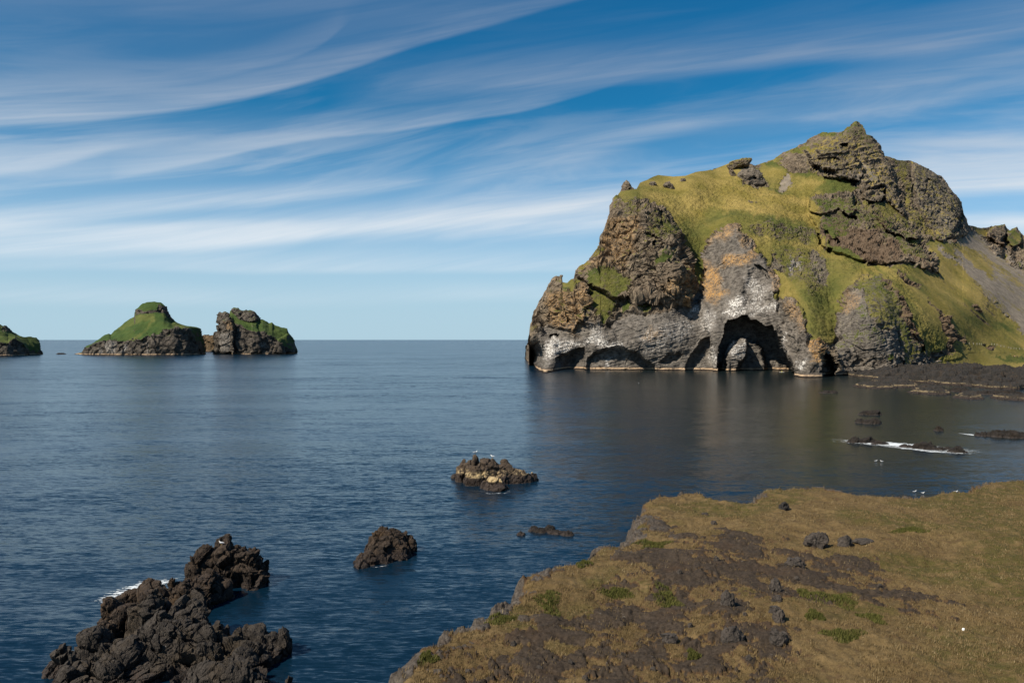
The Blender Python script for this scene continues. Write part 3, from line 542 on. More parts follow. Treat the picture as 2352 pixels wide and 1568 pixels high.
for poly, s_ in [(C_([(560, 600), (660, 570), (700, 640), (800, 660), (790, 760), (700, 880), (600, 880), (570, 700)]), .62), (C_([(410, 800), (560, 780), (580, 870), (430, 900)]), .95), (C_([(350, 910), (580, 880), (560, 930), (380, 960)]), .95), (C_([(820, 820), (870, 830), (870, 900), (760, 920), (600, 920), (640, 890)]), .8), (C_([(810, 560), (850, 600), (870, 800), (820, 780)]), .45),
               (C_([(390, 1230), (440, 1180), (590, 1140), (600, 1240), (560, 1290), (470, 1320), (390, 1280)]), .75), (C_([(255, 1180), (300, 1180), (310, 1420), (255, 1420)]), .8), (C_([(160, 900), (280, 870), (330, 1010), (220, 1120), (170, 1050)]), .62), (C_([(910, 1090), (950, 1090), (965, 1280), (930, 1240)]), 1.), (C_([(1060, 1340), (1120, 1330), (1110, 1420), (1060, 1430)]), 1.),
               (C_([(60, 860), (150, 860), (130, 920), (60, 910)]), 1.), (A_([(90, 1290), (160, 1260), (280, 1280), (330, 1300), (200, 1350), (140, 1390)]), .85), (A_([(330, 1260), (420, 1210), (460, 1290), (420, 1320), (330, 1310)]), .85), (A_([(450, 1270), (560, 1280), (560, 1320), (460, 1310)]), .9), (A_([(450, 1370), (485, 1370), (480, 1410), (455, 1410)]), .9), (A_([(620, 1240), (900, 1130), (960, 1190), (900, 1250), (800, 1320), (680, 1350)]), .5), (A_([(360, 1180), (440, 1190), (430, 1250), (370, 1240)]), .55),
               (B_([(340, 1150), (460, 1250), (470, 1300), (380, 1260)]), .4), (D_([(1180, 960), (1280, 1060), (1290, 1160), (1230, 1130)]), .5), (D_([(1080, 700), (1200, 800), (1100, 900)]), .3), (C_([(980, 380), (1060, 380), (1080, 520), (960, 540)]), .6), (E_([(50, 40), (190, 200), (180, 400), (120, 400)]), .35)]:
    P_('guano', poly, s_, 8)
P_('basalt', D_([(890, 450), (1000, 480), (1240, 650), (1440, 1010), (1500, 1230), (1230, 1330), (940, 940), (900, 700)]), .74, 8)
P_('basalt', D_([(-250, 330), (170, 160), (610, 390), (850, 1080), (380, 680), (-200, 560)]), .6, 8)
P_('scree', E_([(860, 540), (1200, 530), (1240, 570), (900, 580)]), .9, 2); P_('grass', E_([(860, 540), (1200, 530), (1240, 570), (900, 580)]), .1, 2)
gras2 = E_([(830, 530), (1200, 480), (1300, 450), (1500, 360), (2400, 380), (6000, 380), (6000, 600), (1900, 600), (1250, 570), (1100, 525)])
P_('grass', gras2, 1., 1.2, .1); P_('dry', gras2, .75, 3)
P_('dry', E_([(1780, 400), (2352, 430), (2600, 520), (2100, 510)]), .02, 3)

# ---------------------------------------------------------------- stone relief
X = (U - CX) / F * D; Z = CH + (HY - V) / F * D
P3 = np.stack([X, D, Z], 2)
Nrm = grid_normals(blur(P3, 5)); Nrm[np.einsum('ijk,ijk->ij', Nrm, P3 - np.array((0, 0, CH))) > 0] *= -1
Nf = Nrm.reshape(-1, 3); Pf = P3.reshape(-1, 3).astype(f32)
gsm = sstep(.3, .75, blur(Mk['grass'].reshape(U.shape), 3)).ravel()
rock = 1 - gsm; crag = rock * (1 - sstep(.7, .95, Mk['basalt'])); bas = rock - crag
smooth_scree = 1 - sstep(.3, .7, Mk['scree'])
S3 = Pf * np.array((1, 1, 1.35), f32)
strata = Pf + np.stack([.0 * Pf[:, 2], .0 * Pf[:, 2], -.22 * Pf[:, 0]], 1)
b1, e1, r1 = blocks(S3 / 17., 3, .8); b2, e2, r2 = blocks(S3 / 7.2, 5, .9); b3, e3, r3 = blocks(S3 / 3.0, 8, 1.0)
lay = gnoise(strata * np.array((.02, .02, .23), f32), 60) + .6 * gnoise(strata * np.array((.035, .035, .55), f32), 61)
summit = 1 - sstep(-4, 4, sdf(B_([(180, 260), (420, 130), (610, 60), (760, 240), (760, 540), (560, 430), (260, 370)]), Uf, Vf))
colm = gnoise(Pf * np.array((.36, .36, .045), f32), 70)                     # upright columns
flowb = gnoise(strata * np.array((.06, .06, .95), f32) + .5 * gnoise(Pf / 14., 66)[:, None], 71)   # wavy courses of the old lava
disp = crag * smooth_scree * (2.6 * b1 + 1.9 * b2 + .95 * b3 + 3.0 * fbm(Pf / 16., 4, 40, .45) - .9 * (e2 < .10) + 1.5 * lay * (.2 + 2.0 * summit) + .4 * colm)
left = 1 - sstep(-6, 6, sdf(A_([(60, 1300), (40, 1000), (300, 600), (500, 440), (700, 480), (950, 800), (960, 1060), (560, 1120), (300, 1260)]), Uf, Vf))
ribs = gnoise(Pf * np.array((.085, .085, .022), f32) + .25 * gnoise(Pf / 18., 80)[:, None], 81); ribs2 = ridged(Pf * np.array((.05, .05, .03), f32), 3, 82)
disp += crag * left * (4.2 * ribs + 1.6 * ribs2)
disp += bas * (.7 * b1 + .4 * b2 + .25 * b3 + 1.3 * fbm(Pf / 18., 4, 41) + .42 * flowb + .25 * colm)
disp += gsm * (1.1 * fbm(Pf / 24., 5, 42) + .75 * fbm(Pf / 4.5, 4, 43, .6)) + gsm * (.8 * np.clip(ridged(Pf / 20. * np.array((1, 1, .25), f32), 3, 44), -1, 1))
disp *= .18 + .82 * sstep(6, 60, (Vf - np.broadcast_to(vtop[None], U.shape).ravel())) + .12 * rock
rsm = (1 - sstep(-6, 30, sdf(B_([(900, 960), (1000, 760), (1130, 720), (1260, 690), (2600, 1000), (2600, 1330), (1150, 1330), (1010, 1180)]), Uf, Vf)))
disp *= 1 - .72 * rsm * (1 - crag)
flat = (1 - sstep(-2, 3, sdf(gras2, Uf, Vf)))
disp *= 1 - .85 * flat
disp *= 1 - .75 * sstep(852, 860, Vf)
Pf = Pf + Nf.astype(f32) * disp[:, None]
P3 = Pf.reshape(P3.shape)
# stone breaks through grass where it is too steep, grass settles on ledges of the crags
N2 = grid_normals(P3); N2[np.einsum('ijk,ijk->ij', N2, P3 - np.array((0, 0, CH))) > 0] *= -1
nz = blur(N2[..., 2], 1).ravel()
led = sstep(.36, .72, nz) * sstep(-.1, .5, fbm(Pf / 22., 3, 47) + .25) * (1 - sstep(.6, .9, Mk['basalt'])) * (1 - sstep(.3, .6, Mk['earth']))
Mk['dry'] = np.where(Mk['grass'] < .3, .35 + .5 * gnoise(Pf / 40., 48), Mk['dry'])
Mk['dry'] = np.clip(Mk['dry'] + .30 * fbm(Pf / 34., 4, 49), 0, 1)
Mk['grass'] = np.clip(np.maximum(Mk['grass'], .85 * led * (Mk['scree'] < .3)) - .22 * sstep(.2, -.1, nz) * (Mk['grass'] < .97), 0, 1)
# the far side of the headland: over the skyline and down again
back = []
for k, (dy, dz) in enumerate([(6, -.6), (20, -6), (45, -22), (90, -60), (150, -115), (220, -400)]):
    L = P3[-1].copy(); L[:, 0] *= (L[:, 1] + dy) / L[:, 1]; L[:, 1] += dy; L[:, 2] = np.maximum(L[:, 2] + dz, -4); back.append(L)
P3 = np.concatenate([P3, np.array(back)], 0)
attrs = {a: np.concatenate([Mk[a].reshape(U.shape), np.repeat(Mk[a].reshape(U.shape)[-1:], len(back), 0)], 0).ravel() for a in CLIFF_ATTR}
headland = mesh_from('headland', P3.reshape(-1, 3), grid_faces(P3.shape[0], NCc), M_CLIFF, attrs, smooth=False)
tag(headland, 'huge grass-topped sea cliff shaped like an elephant drinking, with caves at the waterline', 'headland', kind='structure')
# ================================================================ islands
def island(name, label, crest, cliff, Dc, half, vw, seed, grass=.9, dry=.35, stone=.3, face=.45, features=(), paints=(), disp_s=1., parts_after=None, n=(300, 150)):
    """an oval hump of land: crest and cliff edge are sighted lines, Dc the distance of its middle, half its depth"""
    u0, u1 = crest[0][0], crest[-1][0]; nc, nr = n
    ul = np.linspace(u0, u1, nc); e = (ul - (u0 + u1) / 2) / ((u1 - u0) / 2)
    depth = half * np.sqrt(np.clip(1 - np.abs(e) ** 2.6, .004, 1))
    vt = lut(ul, crest); vc = np.maximum(lut(ul, cliff), vt + 1.5)
    s = np.linspace(0, 1, nr)[:, None]
    kc = .5                                           # rows up to the cliff edge, then slope to the crest
    Vt = vw + 4 + (vc - vw - 4) * np.clip(s / kc, 0, 1) + (vt - vc) * np.clip((s - kc) / (1 - kc), 0, 1)
    rel = np.where(s < kc, .12 * (s / kc), .12 + .88 * ((s - kc) / (1 - kc)) ** 1.0)
    Dm = Dc - depth[None] * (1 - rel)
    Us = np.broadcast_to(ul[None], Vt.shape).copy()
    uf, vf = Us.ravel().astype(f32), Vt.ravel().astype(f32)
    q = np.stack([uf, vf, np.full_like(uf, seed)], 1); w1 = 2.5 * fbm(q / 9., 3, seed) + 1. * fbm(q / 3., 2, seed + 3)
    for poly, off, soft in features: Dm = Dm + off * (1 - sstep(-soft, soft * .2, sdf(poly, uf + .4 * w1, vf + .4 * w1))).reshape(Dm.shape)
    M = {a: np.zeros(uf.shape, f32) for a in CLIFF_ATTR}
    sc = np.broadcast_to(s, Vt.shape).ravel() + .03 * w1
    M['grass'] = (grass * sstep(kc - .04, kc + .05, sc)).astype(f32); M['dry'][:] = dry; M['basalt'][:] = stone
    for mask, poly, val, soft in paints:
        k = 1 - sstep(-soft, soft, sdf(poly, uf + w1, vf + w1)); M[mask] = M[mask] * (1 - k) + val * k
    P = np.stack([(Us - CX) / F * Dm, Dm, CH + (HY - Vt) / F * Dm], 2)
    # the far half mirrors the near one
    Bk = P[::-1][1:].copy(); Bk[..., 1] = 2 * Dc - Bk[..., 1]; Bk[..., 0] *= (Bk[..., 1] / P[::-1][1:][..., 1]) * .5 + .5
    P = np.concatenate([P, Bk], 0)
    M = {a: np.concatenate([m.reshape(Vt.shape), m.reshape(Vt.shape)[::-1][1:]], 0).ravel() for a, m in M.items()}
    N = grid_normals(blur(P, 2)); cen = np.array(((((u0 + u1) / 2) - CX) / F * Dc, Dc, 0.)); N[((P - cen) * N).sum(2) < 0] *= -1
    Pf = P.reshape(-1, 3).astype(f32); Sq = Pf + seed * 31
    g = sstep(.3, .7, M['grass']); r = 1 - g
    a1, c1, _ = blocks(Sq / 22., seed, .8); a2, c2, _ = blocks(Sq / 9., seed + 1, .9)
    lay = gnoise(Sq * np.array((.012, .012, .16), f32), seed + 7)
    d = r * (2.4 * a1 + 1.6 * a2 + 3.2 * gnoise(Sq * np.array((.06, .06, .015), f32), seed + 11) + 3.0 * fbm(Sq / 20., 4, seed + 2) + 1.2 * lay - 1.2 * (c1 < .08)) + g * (1.6 * fbm(Sq / 26., 4, seed + 4) + 1.0 * ridged(Sq / 24., 2, seed + 5))
    d *= disp_s
    Pf = Pf + N.reshape(-1, 3).astype(f32) * d[:, None]; P = Pf.reshape(P.shape)
    N2 = grid_normals(P); nz = np.abs(blur(N2[..., 2], 1)).ravel()
    M['grass'] = np.clip(np.maximum(M['grass'], .75 * sstep(.6, .9, nz) * r * grass) - .8 * sstep(.5, .2, nz) * (M['grass'] < .99), 0, 1)
    M['dry'] = np.clip(M['dry'] + .2 * fbm(Sq / 30., 3, seed + 9), 0, 1)
    o = mesh_from(name, P.reshape(-1, 3), grid_faces(*P.shape[:2]), M_ISLE, M)
    tag(o, label, 'island', 'rock islands off the headland'); return o
def Iz(p): return [(x * .3125, 661.5 + y * .3125) for x, y in p]           # survey sheet of the islands
island('island', 'green domed island with a flat-topped knob and dark cliffs, between two other islands',
   Iz([(548, 487), (600, 478), (640, 430), (700, 400), (770, 348), (800, 335), (815, 345), (870, 290), (950, 235), (992, 200), (990, 165), (1010, 145), (1050, 118), (1090, 104), (1140, 101), (1180, 112), (1202, 128), (1215, 160), (1240, 200), (1262, 240), (1290, 255), (1340, 275), (1390, 290), (1415, 310), (1430, 345), (1455, 375), (1470, 420), (1480, 470), (1490, 482)]),
   Iz([(548, 490), (640, 440), (745, 388), (850, 392), (930, 400), (1050, 372), (1150, 355), (1240, 310), (1300, 300), (1390, 292), (1480, 470)]), 1345, 78, 815.5, 101, dry=.05, stone=.8,
   features=[(Iz([(985, 205), (1000, 150), (1090, 95), (1150, 95), (1215, 130), (1230, 190), (1180, 170), (1100, 180)]), -4, 5)],
   paints=[('dry', Iz([(870, 300), (990, 200), (1130, 190), (1140, 240), (1040, 350), (960, 400), (930, 395), (1060, 320), (1110, 230), (1000, 260), (890, 310)]), .8, 3), ('dry', Iz([(1190, 190), (1260, 250), (1400, 300), (1300, 300), (1230, 250)]), .8, 3), ('grass', Iz([(990, 200), (990, 160), (1020, 160), (1090, 190), (1150, 170), (1165, 130), (1210, 130), (1262, 245), (1200, 180), (1100, 175)]), .2, 3),
           ('guano', Iz([(760, 395), (860, 395), (850, 480), (770, 480)]), .7, 3), ('guano', Iz([(890, 480), (930, 400), (940, 420), (910, 480)]), .8, 2), ('guano', Iz([(1070, 400), (1090, 400), (1090, 480), (1075, 480)]), .5, 2), ('guano', Iz([(720, 440), (740, 440), (745, 480), (730, 480)]), .7, 2)])
island('island', 'craggy island of brown rock towers with a grassy saddle, rightmost of the islands',
   Iz([(1560, 468), (1578, 440), (1580, 340), (1600, 280), (1612, 215), (1632, 184), (1660, 181), (1690, 205), (1702, 170), (1722, 150), (1750, 152), (1775, 175), (1800, 160), (1850, 172), (1872, 182), (1885, 205), (1903, 232), (1930, 228), (1975, 258), (1998, 254), (2010, 270), (2070, 292), (2105, 300), (2122, 340), (2150, 370), (2174, 400), (2176, 430), (2165, 468)]),
   Iz([(1560, 470), (1600, 300), (1690, 215), (1720, 260), (1800, 300), (1870, 320), (1950, 330), (2050, 400), (2165, 470)]), 1395, 62, 810.5, 137, dry=.2, stone=.8, grass=.75, disp_s=1.1,
   features=[(Iz([(1580, 480), (1580, 340), (1610, 200), (1660, 175), (1700, 230), (1720, 330), (1710, 480)]), -14, 3), (Iz([(1700, 160), (1750, 145), (1890, 180), (1900, 240), (1850, 250), (1760, 230)]), -7, 2), (Iz([(1840, 480), (1850, 260), (1890, 260), (1910, 350), (1930, 480)]), -7, 3), (Iz([(2000, 480), (2040, 380), (2120, 330), (2180, 480)]), -8, 4)],
   paints=[('grass', Iz([(1580, 480), (1580, 330), (1612, 190), (1665, 175), (1695, 220), (1720, 330), (1710, 480)]), .05, 3), ('grass', Iz([(1690, 210), (1790, 290), (1840, 330), (1850, 280), (1760, 240), (1710, 200)]), .95, 3), ('dry', Iz([(1690, 210), (1790, 290), (1840, 330), (1850, 280), (1710, 200)]), .1, 3), ('grass', Iz([(1700, 160), (1750, 145), (1890, 190), (1890, 245), (1760, 240)]), .1, 2),
           ('guano', Iz([(1610, 330), (1690, 330), (1690, 470), (1600, 460)]), .55, 3), ('guano', Iz([(1900, 400), (1960, 400), (1960, 440), (1900, 440)]), .6, 2), ('lichen', Iz([(1640, 240), (1720, 240), (1720, 320), (1660, 300)]), .6, 3)])
island('island', 'low tan rock islet half hidden behind the craggy brown island',
   Iz([(1455, 450), (1470, 385), (1500, 352), (1530, 345), (1580, 348), (1640, 345), (1700, 380), (1740, 450)]), Iz([(1455, 450), (1500, 365), (1640, 355), (1740, 450)]), 1720, 30, 803.5, 171, grass=.2, dry=.9, stone=.15, n=(110, 60),
   paints=[('lichen', Iz([(1450, 500), (1450, 330), (1760, 330), (1760, 500)]), .35, 2)])
island('island', 'dark grass-topped island sloping down to the right, cut off by the left edge',
   Iz([(-620, 480), (-560, 300), (-420, 150), (-250, 120), (-100, 200), (0, 270), (35, 295), (60, 320), (120, 352), (160, 385), (190, 420), (205, 455), (215, 480), (224, 497)]),
   Iz([(-620, 480), (-400, 330), (-100, 400), (0, 405), (60, 410), (110, 370), (170, 410), (224, 497)]), 1290, 95, 818.5, 211, dry=.35, stone=.8, n=(300, 110), paints=[('grass', Iz([(0, 280), (30, 290), (60, 320), (20, 320)]), .1, 2)])
# ================================================================ rocks standing in the sea
def rock_mat(name, c0, c1, c2, rust=(.12, .065, .022), wet=.9, tide=None, weed=0., gull=.0, rustamt=.5, gloss=.75):
    n = NT(name); p = n.pos()
    n2 = n.noise(p, .35, 5, .65); n3 = n.noise(p, 2.2, 5, .65); n4 = n.noise(p, 8., 4, .7)
    nv = n.n('ShaderNodeNewGeometry'); sxn = n.n('ShaderNodeSeparateXYZ'); n.set(sxn.inputs[0], nv.outputs['Normal'])
    col = n.mix(n.rng(n3, .3, .72), c0, c1)
    col = n.mix(n.rng(n4, .55, .8, 0, .6), col, c2)
    col = n.mix(n.math('MULTIPLY', n.rng(n2, .48, .66), rustamt), col, n.mix(n.rng(n3, .35, .65), rust, tuple(x * .5 for x in rust)))
    sx = n.n('ShaderNodeSeparateXYZ'); n.set(sx.inputs[0], p)
    zz = n.math('ADD', sx.outputs[2], n.math('MULTIPLY', n.math('SUBTRACT', n2, .5), 1.2))
    if tide:                                        # dried barnacle band between two heights, all round the rock
        z0, z1, amt = tide
        b = n.math('MULTIPLY', n.rng(zz, z0 - .12, z0 + .12), n.rng(zz, z1 - .2, z1 + .2, 1., 0.))
        b = n.math('MULTIPLY', b, n.rng(n.math('ADD', n.math('MULTIPLY', n3, .5), n.math('MULTIPLY', n.noise(p, .12, 3), .5)), .44, .56)); col = n.mix(n.math('MULTIPLY', b, amt), col, (.40, .30, .16))
    wl = n.rng(zz, wet + .25, wet - .25)
    col = n.mix(n.math('MULTIPLY', wl, .9), col, n.mix(n.rng(n4, .4, .7), (.011, .008, .007), (.055, .032, .020)))
    if gull: col = n.mix(n.math('MULTIPLY', n.rng(n.noise(p, 3.1, 3, .7), .72, .78), gull), col, (.55, .53, .5))
    h = n.math('ADD', n3, n.math('MULTIPLY', n4, .45))
    rough = n.math('SUBTRACT', .92, n.math('MULTIPLY', wl, .92 - gloss))
    n.bsdf(col, rough, .4, n.bump(h, .9, .25)); return n.m
def rock(name, label, cat, blobs, mat, seed, scales=((1.6, .5), (.7, .25)), res=.07, group=None, rough=.10, zmin=-1., smooth=False):
    """blobs: (u, v of the front waterline, half width in sight px, half depth m, height m, flatness)"""
    bl = []
    for u, v, hw, ry, h, fl in blobs:
        Dd = sea(v); bl.append(((u - CX) / F * Dd, Dd + ry, hw / F * Dd, ry, h, fl))
    x0 = min(b[0] - b[2] for b in bl) - 1.; x1 = max(b[0] + b[2] for b in bl) + 1.
    y0 = min(b[1] - b[3] for b in bl) - 1.; y1 = max(b[1] + b[3] for b in bl) + 1.
    nx, ny = min(760, int((x1 - x0) / res) + 2), min(640, int((y1 - y0) / res) + 2)
    Xg, Yg = np.meshgrid(np.linspace(x0, x1, nx), np.linspace(y0, y1, ny))
    q = np.stack([Xg.ravel(), Yg.ravel(), np.full(Xg.size, seed * 3.7)], 1).astype(f32)
    s0 = scales[0][0]
    wx = (.35 * s0 * fbm(q / s0 / 1.5, 3, seed)).reshape(Xg.shape); wy = (.35 * s0 * fbm(q / s0 / 1.5 + 40, 3, seed + 1)).reshape(Xg.shape)
    Hh = np.full(Xg.shape, zmin * 1.5)
    for cx, cy, rx, ry, h, fl in bl:
        r = np.sqrt(((Xg + wx - cx) / rx) ** 2 + ((Yg + wy - cy) / ry) ** 2)
        Hh = np.maximum(Hh, np.where(r < 1, h * (1 - np.clip(r, 0, 1) ** fl), -(r - 1) * max(rx, ry) * 1.2))
    P = np.stack([Xg, Yg, Hh], 2); N = grid_normals(P); N[N[..., 2] < 0] *= -1
    Pf = P.reshape(-1, 3).astype(f32); d = np.zeros(len(Pf), f32)
    N = blur(N, 4); N[..., 2] += .55; N /= np.linalg.norm(N, axis=2)[..., None]; Nf = N.reshape(-1, 3)
    for k, (sc, am) in enumerate(scales):
        b, e, r_ = blocks((Pf + wx.ravel()[:, None] * .4) / sc * np.array((1, 1, 1.3), f32), seed + 5 + k, 1.15)
        d += am * ((b - .6 * (r_ - .5)) * 1.0 + .35 * np.minimum(e, .4)) - am * .25 * (e < .05)
    d += rough * fbm(Pf / (s0 * .9), 4, seed + 9, .42)
    top = sstep(-.6, .5, Pf[:, 2])
    Pf = Pf + (Nf * (d * (.35 + .65 * top))[:, None]).astype(f32)
    fc = grid_faces(ny, nx); keep = (Pf[:, 2] > zmin)[fc].any(1); fc = fc[keep]
    used = np.unique(fc); mp = np.full(len(Pf), -1, np.int32); mp[used] = np.arange(len(used))
    o = mesh_from(name, Pf[used], mp[fc], mat, smooth=smooth); tag(o, label, cat, group); return o
M_DARK = rock_mat('dark_sea_rock', (.015, .010, .007), (.052, .034, .021), (.095, .068, .043), rust=(.085, .048, .019), rustamt=.6, wet=.95)
M_STACK = rock_mat('stack_rock', (.030, .021, .015), (.088, .062, .040), (.15, .11, .07), rust=(.10, .06, .028), tide=(1.4, 2.3, 1.), wet=1.25)
M_GREY = rock_mat('grey_lava_rock', (.016, .0125, .010), (.052, .042, .033), (.10, .083, .064), rust=(.09, .06, .028), wet=.85, gull=.5, rustamt=.35)
M_WEED = rock_mat('weedy_skerry', (.006, .005, .004), (.020, .014, .010), (.04, .028, .018), rust=(.03, .018, .008), wet=.25, gloss=.55)
M_SHELF = rock_mat('black_lava_shelf', (.009, .008, .007), (.030, .026, .022), (.066, .057, .046), rust=(.07, .045, .025), tide=(.8, 1.4, .5), wet=.75, rustamt=.45)
rock('sea_stack', 'jagged brown rock stack in open water with a pale barnacle band', 'rock',
  [(1067, 1108, 26, 2.2, 3.0, 5), (1095, 1116, 30, 2.6, 2.9, 4.5), (1092, 1106, 13, 1.3, 4.3, 3.5), (1058, 1104, 12, 1.6, 3.6, 4), (1079, 1106, 11, 1.5, 3.5, 4), (1120, 1114, 34, 3.2, 4.0, 3.2), (1150, 1112, 40, 2.8, 3.0, 2.6), (1135, 1127, 26, 1.9, 1.7, 2.2), (1185, 1110, 46, 2.2, 2.0, 2.2), (1160, 1106, 20, 2.4, 3.5, 2.4), (1220, 1106, 18, 1.3, 1.0, 2), (1040, 1100, 10, 1.1, .9, 2.5)], M_STACK, 11, ((2.2, .42), (.8, .2)), .05)
rock('sea_rock', 'rounded dark weed-covered rock alone in the water, nearest rock to the bottom centre', 'rock',
  [(880, 1289, 58, 2.0, 2.3, 2.4), (872, 1280, 36, 1.7, 2.9, 3.), (905, 1276, 32, 1.7, 2.6, 3.), (838, 1301, 32, 1.4, 1.2, 2.0), (826, 1306, 20, .8, .7, 2), (940, 1270, 18, 1.2, 1.7, 2.6), (860, 1296, 40, 1.3, 1.5, 2.2)], M_DARK, 23, ((1.3, .30), (.55, .15)), .04)
rock('skerry', 'low black rock ridge just breaking the surface near the grassy cliff corner', 'rock',
  [(1228, 1221, 16, .7, .5, 2.5), (1248, 1224, 24, .7, .45, 2.5), (1263, 1222, 14, .7, .7, 2.4), (1282, 1228, 24, .8, .42, 2.4), (1305, 1231, 17, .7, .5, 2.4)], M_WEED, 31, ((.7, .16), (.35, .09)), .04)
rock('skerry', 'tiny black rock at the left tip of the low ridge near the cliff corner', 'rock', [(1196, 1230, 9, .5, .38, 2.4)], M_WEED, 37, ((.4, .12),), .03)
# the big outcrop at the lower left: a spur and the pile in front of it
rock('rock_spur', 'long jagged brown rock spur reaching into the water behind the grey boulder pile', 'rock',
  [(560, 1352, 46, 1.8, 3.3, 4.2), (520, 1350, 40, 1.9, 3.9, 3.6), (505, 1338, 30, 1.5, 4.5, 3), (545, 1345, 18, 1.2, 4.2, 3.4), (455, 1352, 32, 1.8, 3.6, 3), (440, 1400, 60, 2.4, 2.6, 3), (480, 1390, 34, 1.8, 1.8, 3), (390, 1420, 60, 2.2, 2.5, 3), (330, 1425, 55, 1.9, 2.3, 3), (275, 1420, 44, 1.4, 1.7, 3), (238, 1462, 24, 1.4, 3.0, 4), (265, 1475, 46, 2., 2.6, 3), (225, 1500, 30, 1.6, 1.9, 3)],
  M_DARK, 41, ((2.6, .85), (1.0, .30), (.42, .07)), .03)
rock('rock_pile', 'heaped grey lava boulders filling the bottom left corner in front of the brown spur', 'rock',
  [(330, 1560, 110, 3.2, 3.6, 2.2), (320, 1500, 60, 2.2, 4.2, 2.2), (240, 1590, 110, 3.4, 2.6, 2.2), (140, 1600, 80, 2.6, 1.6, 2.4), (110, 1560, 40, 1.6, 1.6, 3), (430, 1560, 90, 3.0, 3.0, 2.2), (400, 1500, 60, 2.4, 3.2, 2.2), (530, 1570, 76, 3.0, 1.8, 2.4), (490, 1620, 150, 2.6, 1.5, 2.6), (612, 1530, 38, 2.2, 1.5, 3), (570, 1540, 44, 2.4, 1.7, 2.8), (470, 1530, 60, 2.4, 2.3, 2.4), (200, 1540, 50, 2., 2.2, 2.4)],
  M_GREY, 53, ((2.1, .85), (.85, .27), (.34, .07)), .034)
# the reefs of the bay
def skerry(label, bl, mat=None, seed=60, sc=((2.2, .5), (1., .25)), res=.16): return rock('skerry', label, 'rock', bl, mat or M_WEED, seed, sc, res, group='dark skerries in the bay')
skerry('long black reef with white surf on both sides, nearest the green field', [(1972, 1017, 26, 1.6, 1.0, 2.4), (1998, 1018, 28, 1.6, 1.1, 2.4), (2022, 1021, 22, 1.2, .5, 2.4)], seed=61)
skerry('middle black reef of three rocks in one patch of surf', [(2100, 1028, 30, 1.2, .6, 2.4), (2130, 1032, 24, 1.6, 1.3, 2.4), (2155, 1034, 26, 1., .6, 2.4)], seed=62)
skerry('small round black reef at the right end of the surf', [(2212, 1040, 20, 1.5, 1.0, 2.4), (2185, 1033, 22, .8, .4, 2.4)], seed=63)
skerry('long lumpy black reef running out past the right picture edge', [(2275, 1002, 28, 1.6, .9, 2.4), (2310, 1004, 30, 2., 1.5, 2.6), (2345, 1006, 34, 2., 1.4, 2.6), (2390, 1008, 40, 2., 1.2, 2.6)], seed=64)
skerry('flat dark rock patch alone in the calm water', [(2004, 953, 27, 2.2, 1.2, 2.6)], seed=65)
skerry('pair of flat dark rocks with a gap between, in calm water', [(1980, 972, 12, 1.4, 1., 2.6), (2013, 974, 24, 1.8, 1.3, 2.6)], seed=66)
skerry('tiny dark rock left of the lumpy reef', [(2159, 990, 11, 1., .9, 2.6)], seed=67)
skerry('small dark rock far out near the foot of the cliff', [(1908, 903, 19, 2.5, 1., 2.4)], seed=68, res=.3)
skerry('thin low dark rock far left beside the cut-off island', [(135, 813.5, 11, 6, 2.2, 3)], seed=69, res=1.2, sc=((6, 1.), (3., .5)))
# black lava shelf and its outliers
def E1(x, y): return 2021.25 + .140625 * x, 759.5 + .140625 * y
def eb(x, y, hw, ry, h, fl): u, v = E1(x, y); return (u, v, hw * .140625, ry, h, fl)
S = ((13., 3.2), (5., 1.6), (2., .6))
rock('lava_shelf', 'broad black lava shelf along the shore below the green field', 'rock',
  [eb(1150, 830, 520, 55, 3.4, 4), eb(1700, 900, 700, 65, 3.8, 4), eb(2300, 960, 500, 75, 4.2, 4), eb(900, 760, 560, 60, 3.6, 4), eb(450, 790, 420, 36, 2.2, 4), eb(650, 740, 380, 60, 3.2, 4), eb(1300, 790, 700, 75, 4.4, 5), eb(2000, 860, 800, 100, 4.8, 5), eb(900, 660, 400, 30, 4.2, 4), eb(1700, 760, 500, 60, 6., 4), eb(200, 760, 260, 18, 1.2, 3), eb(3200, 960, 900, 140, 5., 5), eb(4600, 980, 1200, 140, 5., 5)], M_SHELF, 71, S, .5, rough=.8)
rock('skerry', 'flat brown skerry with a tan tide line, left end of the black shore', 'rock', [eb(130, 945, 300, 14, 2.1, 4), eb(480, 930, 320, 18, 2.6, 3.5), eb(560, 900, 200, 24, 3.4, 3), eb(-20, 950, 160, 8, 1.4, 3)], M_SHELF, 72, ((4., .8), (1.6, .4)), .28, group='dark skerries in the bay')
rock('skerry', 'low brown skerry with a tan tide line, second along the black shore', 'rock', [eb(1050, 1045, 230, 10, 2.2, 4), eb(850, 1035, 200, 8, 1.5, 3), eb(1100, 1020, 170, 14, 3., 3)], M_SHELF, 73, ((3., .6), (1.2, .3)), .22, group='dark skerries in the bay')
rock('skerry', 'round weedy skerry just off the black shore, third from its left end', 'rock', [eb(1620, 1120, 200, 8, 1.7, 2.6), eb(1640, 1100, 120, 8, 2.5, 2.4)], M_SHELF, 74, ((2.4, .5), (1., .25)), .2, group='dark skerries in the bay')
rock('skerry', 'weedy skerry cut by the right picture edge below the black shore', 'rock', [eb(2280, 1130, 230, 8, 2., 2.6), eb(2500, 1150, 230, 10, 2., 2.6)], M_SHELF, 75, ((2.4, .5), (1., .25)), .2, group='dark skerries in the bay')
rock('skerry', 'small black skerry squeezed between the brown skerry and the black shore', 'rock', [eb(1430, 1005, 150, 7, 1.8, 3)], M_WEED, 76, ((2.4, .5), (1., .25)), .24, group='dark skerries in the bay')
